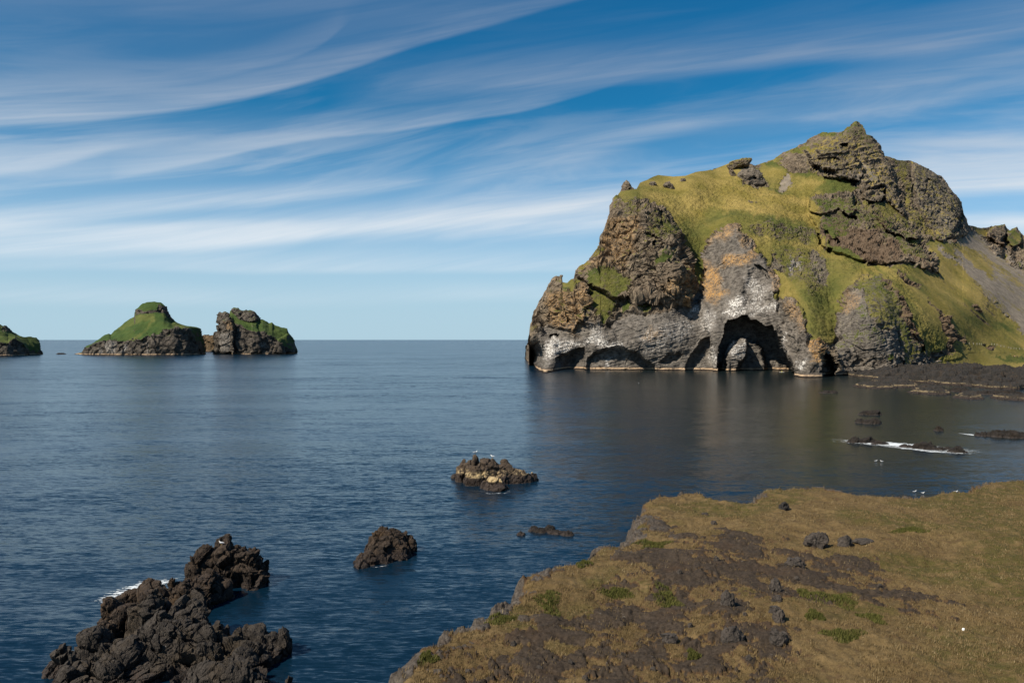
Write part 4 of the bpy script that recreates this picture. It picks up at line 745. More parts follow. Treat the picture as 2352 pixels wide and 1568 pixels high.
rock('skerry', 'long thin black skerry parallel to the black shore', 'rock', [eb(1900, 1045, 220, 5, 1.5, 3), eb(2200, 1050, 280, 6, 1.6, 3)], M_WEED, 77, ((2.4, .5), (1., .25)), .24, group='dark skerries in the bay')
# ================================================================ the grassy clifftop in front
ZP = 14.0
edge_uv = [(880, 1590), (898, 1560), (915, 1530), (945, 1482), (985, 1478), (1012, 1462), (1020, 1440), (1060, 1432), (1088, 1430), (1110, 1414), (1150, 1392), (1186, 1372), (1192, 1340), (1200, 1312), (1225, 1302), (1290, 1296), (1320, 1282), (1364, 1262),
           (1372, 1254), (1400, 1254), (1440, 1243), (1462, 1225), (1458, 1190), (1480, 1162), (1502, 1140), (1516, 1132), (1540, 1136), (1572, 1128), (1604, 1130), (1640, 1140), (1700, 1150), (1722, 1150), (1745, 1132), (1768, 1122), (1810, 1118), (1892, 1116), (1930, 1126), (1990, 1136), (2060, 1140), (2110, 1138), (2150, 1130), (2225, 1127), (2240, 1112), (2262, 1102), (2300, 1103), (2352, 1099), (2480, 1092), (2700, 1090)]
def ground_at(u, v, z=ZP): D_ = (CH - z) * F / (v - HY); return ((u - CX) / F * D_, D_)
edge = [ground_at(u, v) for u, v in edge_uv]
edge = [(edge[0][0] - 3.4, 14.), (edge[0][0] - 1.2, 20.5)] + edge + [(85., 66.), (120., 60.), (140., -60.), (-40., -60.), (-16, 0.)]
def poly_xy(p): return [ground_at(u, v) for u, v in p]
def land_height(x, y):
    """height and the masks of the ground at (x, y)"""
    x = x.astype(f32); y = y.astype(f32); q = np.stack([x, y, np.zeros_like(x)], 1)
    we = .45 * fbm(q / 2.2, 4, 301); we2 = .45 * fbm(q / 2.2 + 50, 4, 302)
    inn = -sdf(edge, x + we, y + we2)                       # metres inside the rim
    z = ZP + .55 * gnoise(q / 13., 303) * sstep(.5, 6, inn) + .18 * fbm(q / 3.5, 3, 304) * sstep(0, 2, inn)
    # lava shows through
    wx = x + 1.2 * fbm(q / 2.6, 4, 305); wy = y + 1.6 * fbm(q / 2.6 + 30, 4, 306)
    lava = np.zeros_like(x)
    for p, s in LAVA: lava = np.maximum(lava, s * (1 - sstep(-1.2, .7, sdf(p, wx, wy))))
    lava = np.maximum(lava, .92 * (1 - sstep(.15, .75, inn + .35 * fbm(q / 1.5, 3, 320))) * (fbm(q / 6., 3, 321) > -.05))
    pat = .5 + .55 * fbm(q / np.array((2.2, 2.6, 1), f32), 6, 307, .72)
    lv = sstep(.44, .62, lava * .84 + (pat - .5) * 1.1 * (lava > .02))
    b, e, r = blocks(q / 1.5 + 3 * we[:, None] * .2, 308, .5); b2, e2, r2 = blocks(q / .5, 309, .6)
    rough = .09 * b + .035 * b2 + .10 * fbm(q / 1.1, 5, 310, .62) - .05 * (e < .05)
    z = z + lv * (rough + .05) - .12 * sstep(.1, .5, lv) * (1 - sstep(.5, .95, lv))
    turf = (1 - lv); z = z + turf * (.075 * fbm(q / .9, 3, 311) + .10 * np.abs(gnoise(q / .42, 312)) - .03)
    out = np.clip(-inn, 0, 30)
    cl = sstep(-.35, .25, -inn)
    bb, ee, rr = blocks(np.stack([x, y, out * 1.5], 1) / 1.3, 313, .8)
    drop = np.where(out > 0, out * 3.0 + .9 * np.sin(out * 2.1 + 2 * gnoise(q / 3., 314)) * np.minimum(out, 1), 0)
    z = z - .35 * sstep(.6, -.1, inn) - drop + cl * (.85 * bb + .3 * b2)
    lv = np.maximum(lv, cl)
    return z, lv, inn, pat
LAVA = [(poly_xy(p), s) for p, s in [
  ([(1180, 1372), (1188, 1310), (1230, 1298), (1292, 1294), (1250, 1320), (1215, 1350)], 1.), ([(1005, 1470), (1015, 1432), (1095, 1426), (1110, 1440), (1070, 1470), (1030, 1482)], 1.), ([(900, 1570), (935, 1480), (1010, 1474), (1015, 1492), (960, 1510), (930, 1560)], 1.),
  ([(1440, 1240), (1560, 1225), (1700, 1215), (1800, 1235), (1880, 1245), (1980, 1262), (2060, 1300), (2150, 1345), (2170, 1390), (2080, 1410), (1960, 1400), (1880, 1400), (1840, 1450), (1830, 1500), (1870, 1600), (860, 1600), (960, 1520), (1080, 1460), (1180, 1400), (1260, 1400), (1330, 1350), (1380, 1290)], .62),
  ([(1090, 1490), (1150, 1450), (1290, 1400), (1400, 1375), (1470, 1370), (1400, 1440), (1300, 1468), (1180, 1500)], 1.), ([(1420, 1290), (1520, 1260), (1640, 1230), (1720, 1260), (1760, 1330), (1640, 1350), (1540, 1345)], .95),
  ([(1870, 1290), (1960, 1280), (2070, 1320), (2080, 1340), (1960, 1345)], .95), ([(1350, 1380), (1500, 1380), (1640, 1400), (1600, 1440), (1440, 1460), (1380, 1430)], .85), ([(1700, 1350), (1790, 1350), (1790, 1440), (1720, 1440)], .85),
  ([(1140, 1530), (1300, 1480), (1560, 1470), (1700, 1480), (1740, 1560), (1600, 1600), (1100, 1600)], .78), ([(1960, 1360), (2090, 1370), (2080, 1420), (1960, 1400)], .72), ([(1740, 1235), (1880, 1250), (2000, 1275), (1900, 1275), (1780, 1260)], .7), ([(1400, 1270), (1460, 1200), (1540, 1180), (1560, 1210), (1480, 1260)], .8),
  ([(2090, 1380), (2160, 1380), (2250, 1440), (2160, 1440)], .55)]]
def clifftop_mat():
    n = NT('clifftop_ground'); p = n.pos(); rim = n.attr('rim'); lv = n.attr('lava'); gt = n.attr('green')
    n1 = n.noise(p, .35, 5, .6); n2 = n.noise(p, 1.6, 5, .65); n3 = n.noise(p, 7., 5, .7)
    st = n.noise(n.scalevec(p, (5., 14., 5.), (0, 0, .5)), 1., 4, .7, 1.2); n5 = n.noise(p, 28., 4, .75)
    tan = n.mix(n.rng(n1, .32, .68), (.114, .074, .031), (.178, .120, .053))
    tan = n.mix(n.rng(n2, .35, .7, 0, .7), tan, (.075, .056, .020))
    tan = n.mix(n.rng(n2, .50, .70, 0, .75), tan, (.100, .056, .030))
    tan = n.mix(n.rng(n.noise(p, .9, 4, .7), .56, .72, 0, .7), tan, (.052, .036, .016))
    tan = n.mix(n.math('MULTIPLY', gt, n.rng(n2, .3, .6)), tan, (.066, .058, .015))
    tan = n.mix(n.rng(st, .48, .75, 0, .65), tan, (.20, .142, .070))
    tan = n.mix(n.rng(n5, .30, .52, .75, 0.), tan, (.030, .020, .010))
    la = n.mix(n.rng(n3, .3, .7), (.027, .0195, .0135), (.066, .049, .035))
    la = n.mix(n.rng(n1, .5, .7, 0, .6), la, (.058, .036, .022)); la = n.mix(n.rng(n5, .55, .78, 0, .6), la, (.085, .070, .056))
    la = n.mix(n.rng(n.noise(p, 3.4, 3, .7), .68, .76), la, (.16, .14, .115))
    la = n.mix(n.math('MULTIPLY', rim, n.rng(n2, .3, .6, .5, 1.)), la, n.mix(n.rng(n3, .3, .7), (.036, .030, .025), (.115, .098, .082)))
    ea = n.mix(n.rng(n2, .3, .7), (.060, .032, .018), (.105, .066, .034))
    m = n.rng(n.math('ADD', lv, n.math('MULTIPLY', n.math('SUBTRACT', n.math('ADD', n.math('MULTIPLY', n3, .6), n.math('MULTIPLY', n2, .4)), .5), 1.7)), .40, .66)
    edge_ = n.math('MULTIPLY', n.rng(lv, .0, .25), n.rng(lv, .5, .9, 1., 0.))
    tan = n.mix(n.math('MULTIPLY', edge_, .8), tan, ea)
    col = n.mix(m, tan, la)
    h = n.math('ADD', n.math('MULTIPLY', n3, .6), n.math('MULTIPLY', n5, .5))
    n.bsdf(col, .95, .15, n.bump(h, .8, .08)); return n.m
M_TOP = clifftop_mat()
na, nd = 900, 620
tx = np.linspace(-.42, .92, na); dd = np.exp(np.linspace(math.log(13.), math.log(74.), nd))
TX, DD = np.meshgrid(tx, dd); gx, gy = (TX * DD).ravel(), DD.ravel()
gz, glv, ginn, gpat = land_height(gx, gy)
ok = gz > -2.5
fc = grid_faces(nd, na); fc = fc[ok[fc].all(1)]
used = np.unique(fc); mp = np.full(len(gx), -1, np.int32); mp[used] = np.arange(len(used))
q = np.stack([gx, gy, gx * 0], 1).astype(f32)
ggreen = sstep(.0, .5, fbm(q / 7., 3, 330) + .45 * sstep(4, 30, gx) - .1)
ground = mesh_from('ground', np.stack([gx, gy, gz], 1)[used], mp[fc], M_TOP, {'rim': (1 - sstep(.9, 2.2, ginn + .8 * fbm(q / 2., 3, 350)))[used], 'lava': glv[used], 'green': ggreen[used]}, smooth=True)
tag(ground, 'clifftop of dry brown grass and bare dark lava in front of the bay', 'ground', kind='structure')
# ---------------------------------------------------------------- dry grass, blade by blade
def grass_mat(name, cols):
    n = NT(name); r = n.attr('tone'); cr = n.n('ShaderNodeValToRGB'); n.set(cr.inputs[0], r)
    el_ = cr.color_ramp.elements
    el_[0].color = (*cols[0], 1); el_[0].position = 0; el_[1].color = (*cols[-1], 1); el_[1].position = 1
    for i, c in enumerate(cols[1:-1]): e = el_.new((i + 1) / (len(cols) - 1)); e.color = (*c, 1)
    n.bsdf(cr.outputs[0], .8, .15); return n.m
M_GRASS = grass_mat('dry_grass', [(.045, .033, .013), (.090, .060, .024), (.140, .095, .041), (.20, .15, .075), (.30, .24, .14)])
M_MOSS = grass_mat('moss_green', [(.026, .028, .007), (.048, .052, .011), (.078, .078, .017), (.13, .11, .04)])
def blades(x, y, z, hgt, wid, tone, lean=.6, rng=RNG):
    n = len(x); a = rng.uniform(0, 2 * math.pi, n); la = rng.normal(.7, .9, n)
    L = rng.uniform(.25, 1.0, n) * lean * hgt
    base = np.stack([x, y, z - .01], 1); side = np.stack([np.cos(a), np.sin(a), 0 * a], 1) * (wid / 2)[:, None]
    tip = base + np.stack([np.cos(la) * L, np.sin(la) * L, hgt], 1)
    co = np.stack([base - side, base + side, tip], 1).reshape(-1, 3)
    return co, np.arange(3 * n).reshape(n, 3), np.repeat(tone, 3)
nb = 420000
bt = RNG.uniform(-.26, .70, nb); bd = 1 / RNG.uniform(1 / 64., 1 / 21., nb)
bx, by = bt * bd, bd
bz, blv, binn, bpat = land_height(bx, by)
qb = np.stack([bx, by, bx * 0], 1).astype(f32)
clump = fbm(qb / .5, 3, 340) + .5 * fbm(qb / 2.5, 2, 341)
kp = ((blv + .25 * clump < .42) | (RNG.random(nb) < .10 * (clump > .1))) & (binn > .05) & (RNG.random(nb) < np.clip(.55 + .7 * clump, .12, 1))
bx, by, bz, cl_, qb, bi = bx[kp], by[kp], bz[kp], clump[kp], qb[kp], binn[kp]
hg = np.clip(.07 + .07 * cl_ + RNG.normal(0, .02, len(bx)), .025, .22) * (1 + .5 * sstep(1.2, .2, bi)) * (.75 + by / 120)
tone = np.clip(.42 + .16 * fbm(qb / 3., 3, 342) + RNG.normal(0, .19, len(bx)), 0, 1)
co, fa, tn = blades(bx, by, bz, hg, RNG.uniform(.010, .022, len(bx)) * (.6 + by / 45), tone)
gr_o = mesh_from('grass', co, fa, M_GRASS, {'tone': tn}); tag(gr_o, 'short dry tan grass growing over the clifftop', 'grass', kind='stuff')
# ---------------------------------------------------------------- green cushions
mosses = [(1530, 1368, 26, 22, 'big bright green moss cushion amid tan grass at the centre of the clifftop'), (1262, 1382, 26, 26, 'tall green moss patch near the rim, above the long lava slab'), (1418, 1356, 34, 9, 'thin green moss streak left of the big round cushion'), (1150, 1424, 36, 10, 'green moss strip on the rim beside grey rocks'), (982, 1514, 22, 12, 'green moss cushion closest to the lower rim of the cliff'), (1340, 1294, 18, 9, 'small green tuft on the tan rim above the moss patches'),
          (1496, 1250, 40, 9, 'long yellow-green moss streak near the rocky corner'), (1922, 1380, 46, 17, 'widest green moss cushion on the grass right of the lava'), (1856, 1364, 26, 12, 'green moss patch just left of the widest cushion'), (2004, 1420, 24, 13, 'deep green moss cushion right below the widest one'), (1936, 1470, 44, 13, 'dark green tuft row low on the plain grass'), (1592, 1497, 14, 8, 'small lime moss dot on bare brown earth'), (1870, 1421, 20, 9, 'little green tuft below the widest cushion'), (2090, 1228, 38, 5, 'flat dark green streak far out on the smooth grass')]
for u, v, hw, hh, lab in mosses:
    cx, cy = ground_at(u, v); rx = hw / F * cy; ry = hh / (v - HY) * cy
    nm = int(900 + 900 * rx); r = np.sqrt(RNG.random(nm)); a = RNG.uniform(0, 2 * math.pi, nm)
    w = 1 + .3 * np.sin(3 * a + u) + .2 * np.sin(5 * a + v)
    mx, my = cx + rx * r * w * np.cos(a), cy + ry * r * w * np.sin(a)
    mz, ml, mi, _ = land_height(mx, my); dome = .10 * (1 - r ** 2)
    c1, f1, t1 = blades(mx, my, mz, .05 + dome + RNG.uniform(0, .05, nm), RNG.uniform(.02, .05, nm), np.clip(RNG.normal(.5, .22, nm), 0, 1), .5)
    o = mesh_from('moss_cushion', c1, f1, M_MOSS, {'tone': t1}); tag(o, lab, 'moss', 'moss cushions on the clifftop')
# ---------------------------------------------------------------- stones lying on the clifftop
M_STONE = rock_mat('dark_lava_stone', (.026, .021, .017), (.074, .060, .049), (.125, .105, .086), rust=(.06, .04, .025), wet=-99, rustamt=.25)
M_BLACK = rock_mat('black_lava_stone', (.010, .009, .0085), (.034, .030, .028), (.06, .054, .05), rust=(.03, .02, .015), wet=-99, rustamt=.2)
def stone(u, v, w, h, lab, mat=None, seed=1, flat=1., group='lava stones on the clifftop', deep=.8):
    cx, cy = ground_at(u, v); r = w / 2 / F * cy; hz = h / F * cy
    bm = bmesh.new(); bmesh.ops.create_icosphere(bm, subdivisions=4, radius=1)
    co = np.array([x.co for x in bm.verts], f32); 
    p = co * np.array((1, 1, 1), f32) + seed * 7.7
    b, e, _ = blocks(p / .9, seed, .9); b2, e2, _ = blocks(p / .4, seed + 2, .9)
    k = 1 + .30 * b + .12 * b2 + .12 * fbm(p * 1.5, 3, seed)
    co = co * k[:, None]; co[:, 2] = np.clip(co[:, 2] * 1.15, -.6, .95 if flat else 9) + .05 * b2
    co = co * np.array((r, r * deep, hz * .85))
    z0 = land_height(np.array([cx]), np.array([cy]))[0][0]
    for x, c in zip(bm.verts, co): x.co = c
    me = bpy.data.meshes.new('boulder'); bm.to_mesh(me); bm.free(); me.materials.append(mat or M_STONE)
    o = bpy.data.objects.new('boulder', me); C.objects.link(o); o.location = (cx, cy, z0 + hz * .10); tag(o, lab, 'stone', group); return o
stone(1801, 1177, 21, 14, 'lone black lava boulder on smooth grass near the far rim', M_BLACK, 3, 0)
stone(1876, 1247, 46, 28, 'largest upright grey lava block, left of the row on the grass', None, 5, 0)
stone(1941, 1247, 34, 22, 'rounded grey lava block in the middle of the row on the grass', None, 8, 0)
stone(1985, 1243, 46, 7, 'thin flat grey slab at the right end of the row of blocks', None, 9)
stone(1828, 1300, 42, 20, 'wide grey lava block bedded in grass below the row of blocks', None, 12)
stone(1783, 1370, 26, 24, 'dark lava block topping a short line of stones running downhill', None, 15, 0)
stone(1785, 1392, 22, 18, 'second dark block down the short line of stones', None, 16)
stone(1782, 1412, 28, 14, 'third dark block down the short line of stones', None, 17)
stone(1790, 1434, 28, 22, 'bottom dark block of the short line of stones', None, 18, 0)
stone(1682, 1476, 48, 34, 'big pointed lava block on bare earth low on the clifftop', None, 21, 0)
stone(1788, 1482, 46, 26, 'angular lava block beside plain grass low on the clifftop', None, 22, 0)
stone(1670, 1402, 30, 24, 'dark lava block standing between the moss cushion and the line of stones', None, 25, 0)
stone(1538, 1470, 40, 20, 'rounded lava hump on brown earth low at the centre', None, 27)
stone(1362, 1272, 24, 26, 'grey rock knob standing on the rim above the water', None, 33, 0)
stone(1620, 1183, 16, 7, 'small grey stone in grass near the far rim, left of the black boulder', None, 35)
stone(1640, 1203, 14, 8, 'small grey stone halfway between rim and lava field', None, 36)
stone(2213, 1442, 6, 4, 'small bright white stone alone on plain grass at the right', plain('white_stone', (.75, .74, .72)), 41, 0)
for k, (u, v, w, h) in enumerate([(1500, 1530, 14, 9), (1585, 1442, 12, 8), (1240, 1530, 16, 10), (1310, 1515, 12, 9), (1430, 1500, 14, 8), (1710, 1420, 12, 8), (1645, 1300, 14, 9), (1900, 1315, 12, 6), (1950, 1300, 12, 6), (1720, 1520, 14, 9), (1180, 1480, 14, 9), (1560, 1330, 12, 7), (2020, 1330, 12, 6), (1075, 1535, 16, 11), (1345, 1550, 16, 10), (1830, 1330, 10, 6)]):
    stone(u, v, w, h, 'little dark lava stone among the bare earth and lava patches', None, 50 + k, 0, 'little lava stones')
# ================================================================ pieces of the headland with a shape of their own
def crag(name, outline, D0, thick, seed, mat=M_CLIFF, parent=None, masks=None, lean=0., sc=(5., 2.)):
    """a free-standing rock: sighted outline on the near side, real thickness behind it"""
    c = np.array([at(u, v, D0) for u, v in outline]); cen = c.mean(0); n = len(c)
    t_ = np.linspace(0, n, 90, endpoint=False); i0 = t_.astype(int); fr = (t_ - i0)[:, None]
    ringp = c[i0] * (1 - fr) + c[(i0 + 1) % n] * fr
    k = np.linspace(0, math.pi, 40); rows = []
    for a in k:
        s = max(math.sin(a), .02) ** .55; r = cen + (ringp - cen) * s; r[:, 1] = D0 + thick * .5 - math.cos(a) * thick * .5; rows.append(r)
    P = np.array(rows); P = np.concatenate([P, P[:, :1]], 1)
    N = grid_normals(P); N[((P - cen - np.array((0, thick * .5, 0))) * N).sum(2) < 0] *= -1
    Pf = P.reshape(-1, 3).astype(f32); b, e, _ = blocks(Pf / sc[0], seed, .8); b2, _, _ = blocks(Pf / sc[1], seed + 1, .9)
    d = sc[0] * .20 * b + sc[1] * .18 * b2 + .5 * fbm(Pf / 3., 3, seed)
    dd_ = d.reshape(P.shape[:2]); dd_[:, -1] = dd_[:, 0]
    P = P + N * dd_[..., None]; Pf = P.reshape(-1, 3)
    A = {a: np.full(len(Pf), (masks or {}).get(a, 0.), f32) for a in CLIFF_ATTR}
    if masks and masks.get('cap'):
        nz_ = grid_normals(P); nz_[((P - P.mean((0, 1))) * nz_).sum(2) < 0] *= -1
        A['grass'] = np.maximum(A['grass'], sstep(.3, .6, nz_[..., 2]).ravel())
    return mesh_from(name, Pf, grid_faces(*P.shape[:2]), mat, A, parent=parent)
crag('pinnacle', [(1424, 452), (1430, 430), (1434, 416), (1440, 411), (1446, 416), (1452, 428), (1462, 434), (1470, 446), (1450, 458)], 800, 11, 501, parent=headland, masks={'basalt': .4})
crag('horn', [(1264, 660), (1268, 644), (1276, 637), (1285, 635), (1288, 630), (1292, 632), (1292, 648), (1290, 660)], 735, 9, 503, parent=headland, masks={'basalt': .3, 'lichen': .2})
crag('overhanging_rock', [(1672, 378), (1684, 368), (1700, 363), (1715, 360), (1729, 361), (1730, 366), (1726, 373), (1722, 380), (1708, 380), (1690, 386), (1680, 390)], 872, 12, 505, parent=headland, masks={'basalt': .3, 'cap': 1, 'dry': .5})
crag('bluff', [(1700, 400), (1710, 384), (1735, 382), (1752, 392), (1760, 408), (1764, 422), (1752, 432), (1730, 432), (1712, 424)], 842, 22, 507, parent=headland, masks={'basalt': .75}, sc=(6., 2.5))
crag('bluff', [(1678, 384), (1686, 392), (1694, 406), (1690, 412), (1680, 404)], 856, 10, 509, parent=headland, masks={'basalt': .4})
crag('outcrop', [(1524, 424), (1530, 418), (1540, 414), (1543, 420), (1552, 434), (1556, 440), (1540, 434)], 812, 8, 511, parent=headland, masks={'basalt': .6})
crag('outcrop', [(1490, 424), (1496, 417), (1504, 416), (1510, 424), (1500, 428)], 818, 7, 513, parent=headland, masks={'basalt': .6})
crag('outcrop', [(1560, 418), (1566, 410), (1574, 410), (1580, 418), (1572, 424)], 830, 7, 515, parent=headland, masks={'basalt': .6})
crag('outcrop', [(1716, 466), (1722, 461), (1740, 466), (1746, 474), (1730, 474)], 790, 8, 517, parent=headland, masks={'basalt': .7, 'dry': .5})
crag('outcrop', [(1958, 600), (1966, 593), (1978, 594), (1986, 602), (1976, 606), (1964, 605)], 676, 8, 519, parent=headland, masks={'basalt': .4})

# ================================================================ surf
def foam_mat():
    n = NT('white_surf'); p = n.pos(); d = n.attr('dens')
    k = n.noise(n.scalevec(p, (.55, 1.3, 1)), 1.0, 5, .7, 1.2); k2 = n.noise(p, 3., 4, .7, .5)
    m = n.rng(n.math('ADD', n.math('ADD', n.math('MULTIPLY', k, .65), n.math('MULTIPLY', k2, .35)), n.math('MULTIPLY', n.math('SUBTRACT', d, .5), .36)), .50, .63)
    m = n.math('MULTIPLY', m, n.rng(d, 0., .25))
    b = n.n('ShaderNodeBsdfPrincipled'); b.inputs['Base Color'].default_value = (.62, .66, .68, 1); b.inputs['Roughness'].default_value = .8
    tr = n.n('ShaderNodeBsdfTransparent'); mx = n.n('ShaderNodeMixShader'); n.set(mx.inputs[0], m)
    n.t.links.new(tr.outputs[0], mx.inputs[1]); n.t.links.new(b.outputs[0], mx.inputs[2])
    o = n.n('ShaderNodeOutputMaterial'); n.t.links.new(mx.outputs[0], o.inputs[0]); return n.m
M_FOAM = foam_mat()
def foam(lab, line, width, dens=1.):
    """a sheet of froth along a line of sea points (sighted), width in metres"""
    c = np.array([((u - CX) / F * sea(v), sea(v)) for u, v in line]); m = 60
    t_ = np.linspace(0, len(c) - 1, m); i0 = np.minimum(t_.astype(int), len(c) - 2); fr = (t_ - i0)[:, None]
    q = c[i0] * (1 - fr) + c[i0 + 1] * fr; dr = np.gradient(q, axis=0); dr /= np.linalg.norm(dr, axis=1)[:, None]; nn = np.stack([-dr[:, 1], dr[:, 0]], 1)
    w_ = np.linspace(-1, 1, 12); P = q[:, None] + nn[:, None] * (w_[None, :, None] * width)
    zz = np.full(P.shape[:2], .03)
    de = dens * (1 - np.abs(w_)[None] ** 1.5) * np.sin(np.linspace(0.06, math.pi - .06, m))[:, None] ** .6
    o = mesh_from('surf', np.concatenate([P, zz[..., None]], 2).reshape(-1, 3), grid_faces(m, 12), M_FOAM, {'dens': de.ravel()}, smooth=True)
    tag(o, lab, 'surf', kind='stuff'); return o
foam('white surf streaming past the three long black reefs', [(1900, 1008), (1950, 1013), (2010, 1018), (2060, 1021), (2110, 1026), (2160, 1032), (2220, 1036), (2275, 1040)], 7., 1.)
foam('white surf on the near side of the black reefs', [(1985, 1020), (2050, 1026), (2100, 1031), (2150, 1037), (2200, 1040), (2260, 1041)], 3., .95)
foam('thin streak of surf left of the lumpy reef', [(2195, 994), (2230, 998), (2270, 1003)], 1.8, .9)
foam('white surf washing over the neck of the brown rock spur', [(215, 1396), (252, 1375), (296, 1358), (338, 1343), (380, 1330), (412, 1322)], 2.7, .82)
foam('faint froth at the foot of the barnacled rock stack', [(1095, 1124), (1125, 1134), (1160, 1132), (1185, 1122)], .9, .55)
foam('faint froth at the foot of the rounded weedy rock', [(845, 1305), (875, 1301), (905, 1294)], .45, .6)

# ================================================================ birds
M_WHITE = plain('white_feathers', (.80, .79, .77)); M_GREYF = plain('grey_feathers', (.32, .34, .37)); M_YEL = plain('yellow_bill', (.55, .36, .05))
def lathe_x(prof, seg=12):
    co, fa = [], []
    for x, y0, z0, ry, rz in prof:
        for k in range(seg):
            a = 2 * math.pi * k / seg; co.append((x, y0 + ry * math.cos(a), z0 + rz * math.sin(a)))
    for i in range(len(prof) - 1):
        for k in range(seg): fa.append((i * seg + k, i * seg + (k + 1) % seg, (i + 1) * seg + (k + 1) % seg, (i + 1) * seg + k))
    return np.array(co), np.array(fa)
def gull(loc, rz, lab, group, s=1., standing=True):
    root = bpy.data.objects.new('gull', None); C.objects.link(root); root.location = loc; root.rotation_euler = (0, 0, rz); root.scale = (s, s, s)
    tag(root, lab, 'gull', group); z0 = .16 if standing else .03
    prof = [(-.30, 0, z0 + .12, .01, .01), (-.22, 0, z0 + .12, .04, .035), (-.10, 0, z0 + .12, .075, .075), (.03, 0, z0 + .13, .085, .09), (.12, 0, z0 + .16, .065, .085), (.17, 0, z0 + .24, .04, .05), (.19, 0, z0 + .29, .042, .045), (.235, 0, z0 + .30, .035, .035), (.265, 0, z0 + .295, .012, .012)]
    co, fa = lathe_x(prof); mesh_from('body', co, fa, M_WHITE, smooth=True, parent=root)
    for sgn in (-1, 1):
        co, fa = lathe_x([(-.36, sgn * .03, z0 + .14, .008, .008), (-.2, sgn * .06, z0 + .15, .03, .045), (-.03, sgn * .075, z0 + .16, .03, .065), (.08, sgn * .06, z0 + .16, .025, .05), (.11, sgn * .055, z0 + .16, .006, .006)], 8)
        mesh_from('wing', co, fa, M_GREYF, smooth=True, parent=root)
        if standing:
            co, fa = lathe_x([(0, 0, 0, .006, .006), (.09, 0, 0, .006, .006), (.18, 0, 0, .009, .009)], 6); co = co[:, [2, 1, 0]] + np.array((.01, sgn * .035, 0)); mesh_from('leg', co, fa, M_YEL, parent=root)
    co, fa = lathe_x([(.26, 0, z0 + .295, .013, .014), (.30, 0, z0 + .29, .010, .011), (.325, 0, z0 + .283, .003, .003)], 6); mesh_from('bill', co, fa, M_YEL, parent=root)
    return root
dg = bpy.context.evaluated_depsgraph_get()
def top_at(ob, x, y):
    hit = ob.ray_cast(Vector((x, y, 100)) - ob.location, Vector((0, 0, -1)))
    return hit[1].z + ob.location.z if hit[0] else None
def perch(ob, u, D0):
    best = None
    for k in range(-8, 9):
        D_ = D0 + k * .2; x = (u - CX) / F * D_; z = top_at(ob, x, D_)
        if z is not None and (best is None or z > best[2]): best = (x, D_, z)
    return best or ((u - CX) / F * D0, D0, 0)
bpy.context.view_layer.update()
stack = bpy.data.objects['sea_stack']; spur = bpy.data.objects['rock_spur']
gull(perch(stack, 1092, 140.), .4, 'white gull standing on the highest tip of the barnacled rock stack', 'gulls around the cliffs', 1.5)
gull(perch(stack, 1131, 139.), 2.6, 'white gull standing lower on the barnacled stack, right of its highest tip', 'gulls around the cliffs', 1.4)
gull(perch(spur, 508, 80.), 2.9, 'white gull perched on the head of the brown rock spur', 'gulls around the cliffs', 1.)
for u, v, lab in [(2101, 1131, 'white gull floating close to the grassy rim, leftmost of a loose trio'), (2120, 1134, 'white gull floating close to the grassy rim, middle of a loose trio'), (2196, 1131, 'white gull floating close to the grassy rim, rightmost of a loose trio'),
                  (1467, 1730 - 850, 'white gull floating in the dark water below the elephant cave'), (2012, 1060, 'white gull floating below the surf, left one of a close pair'), (2025, 1061, 'white gull floating below the surf, right one of a close pair')]:
    d_ = sea(v); gull(((u - CX) / F * d_, d_, 0.), RNG.uniform(0, 6), lab, 'gulls around the cliffs', 1.1, False)

# ================================================================ kayak and walkers
M_SKIN = plain('skin', (.45, .27, .19)); M_HAIR = plain('dark_hair', (.03, .02, .015))
def cloth(name, c): return plain(name, c, .85, .15)
def skin_mesh(name, joints, edges, radii, mats, parent, zones):
    """one continuous body grown round its bones, then baked; zones pick the material by height"""
    me = bpy.data.meshes.new('bones'); me.from_pydata(joints, edges, []); o = bpy.data.objects.new('bones', me); C.objects.link(o)
    o.modifiers.new('s', 'SKIN')
    bm = bmesh.new(); bm.from_mesh(me); lay = bm.verts.layers.skin.verify(); bm.verts.ensure_lookup_table()
    for i, vv in enumerate(bm.verts): vv[lay].radius = (radii[i], radii[i]); vv[lay].use_root = (i == 0)
    bm.to_mesh(me); bm.free(); o.modifiers.new('u', 'SUBSURF').levels = 1
    bpy.context.view_layer.update()
    ev = o.evaluated_get(bpy.context.evaluated_depsgraph_get()); out = bpy.data.meshes.new_from_object(ev)
    bpy.data.objects.remove(o)
    for m in mats: out.materials.append(m)
    for p in out.polygons: p.use_smooth = True; p.material_index = zones(p.center)
    ob = bpy.data.objects.new(name, out); C.objects.link(ob); ob.parent = parent; return ob
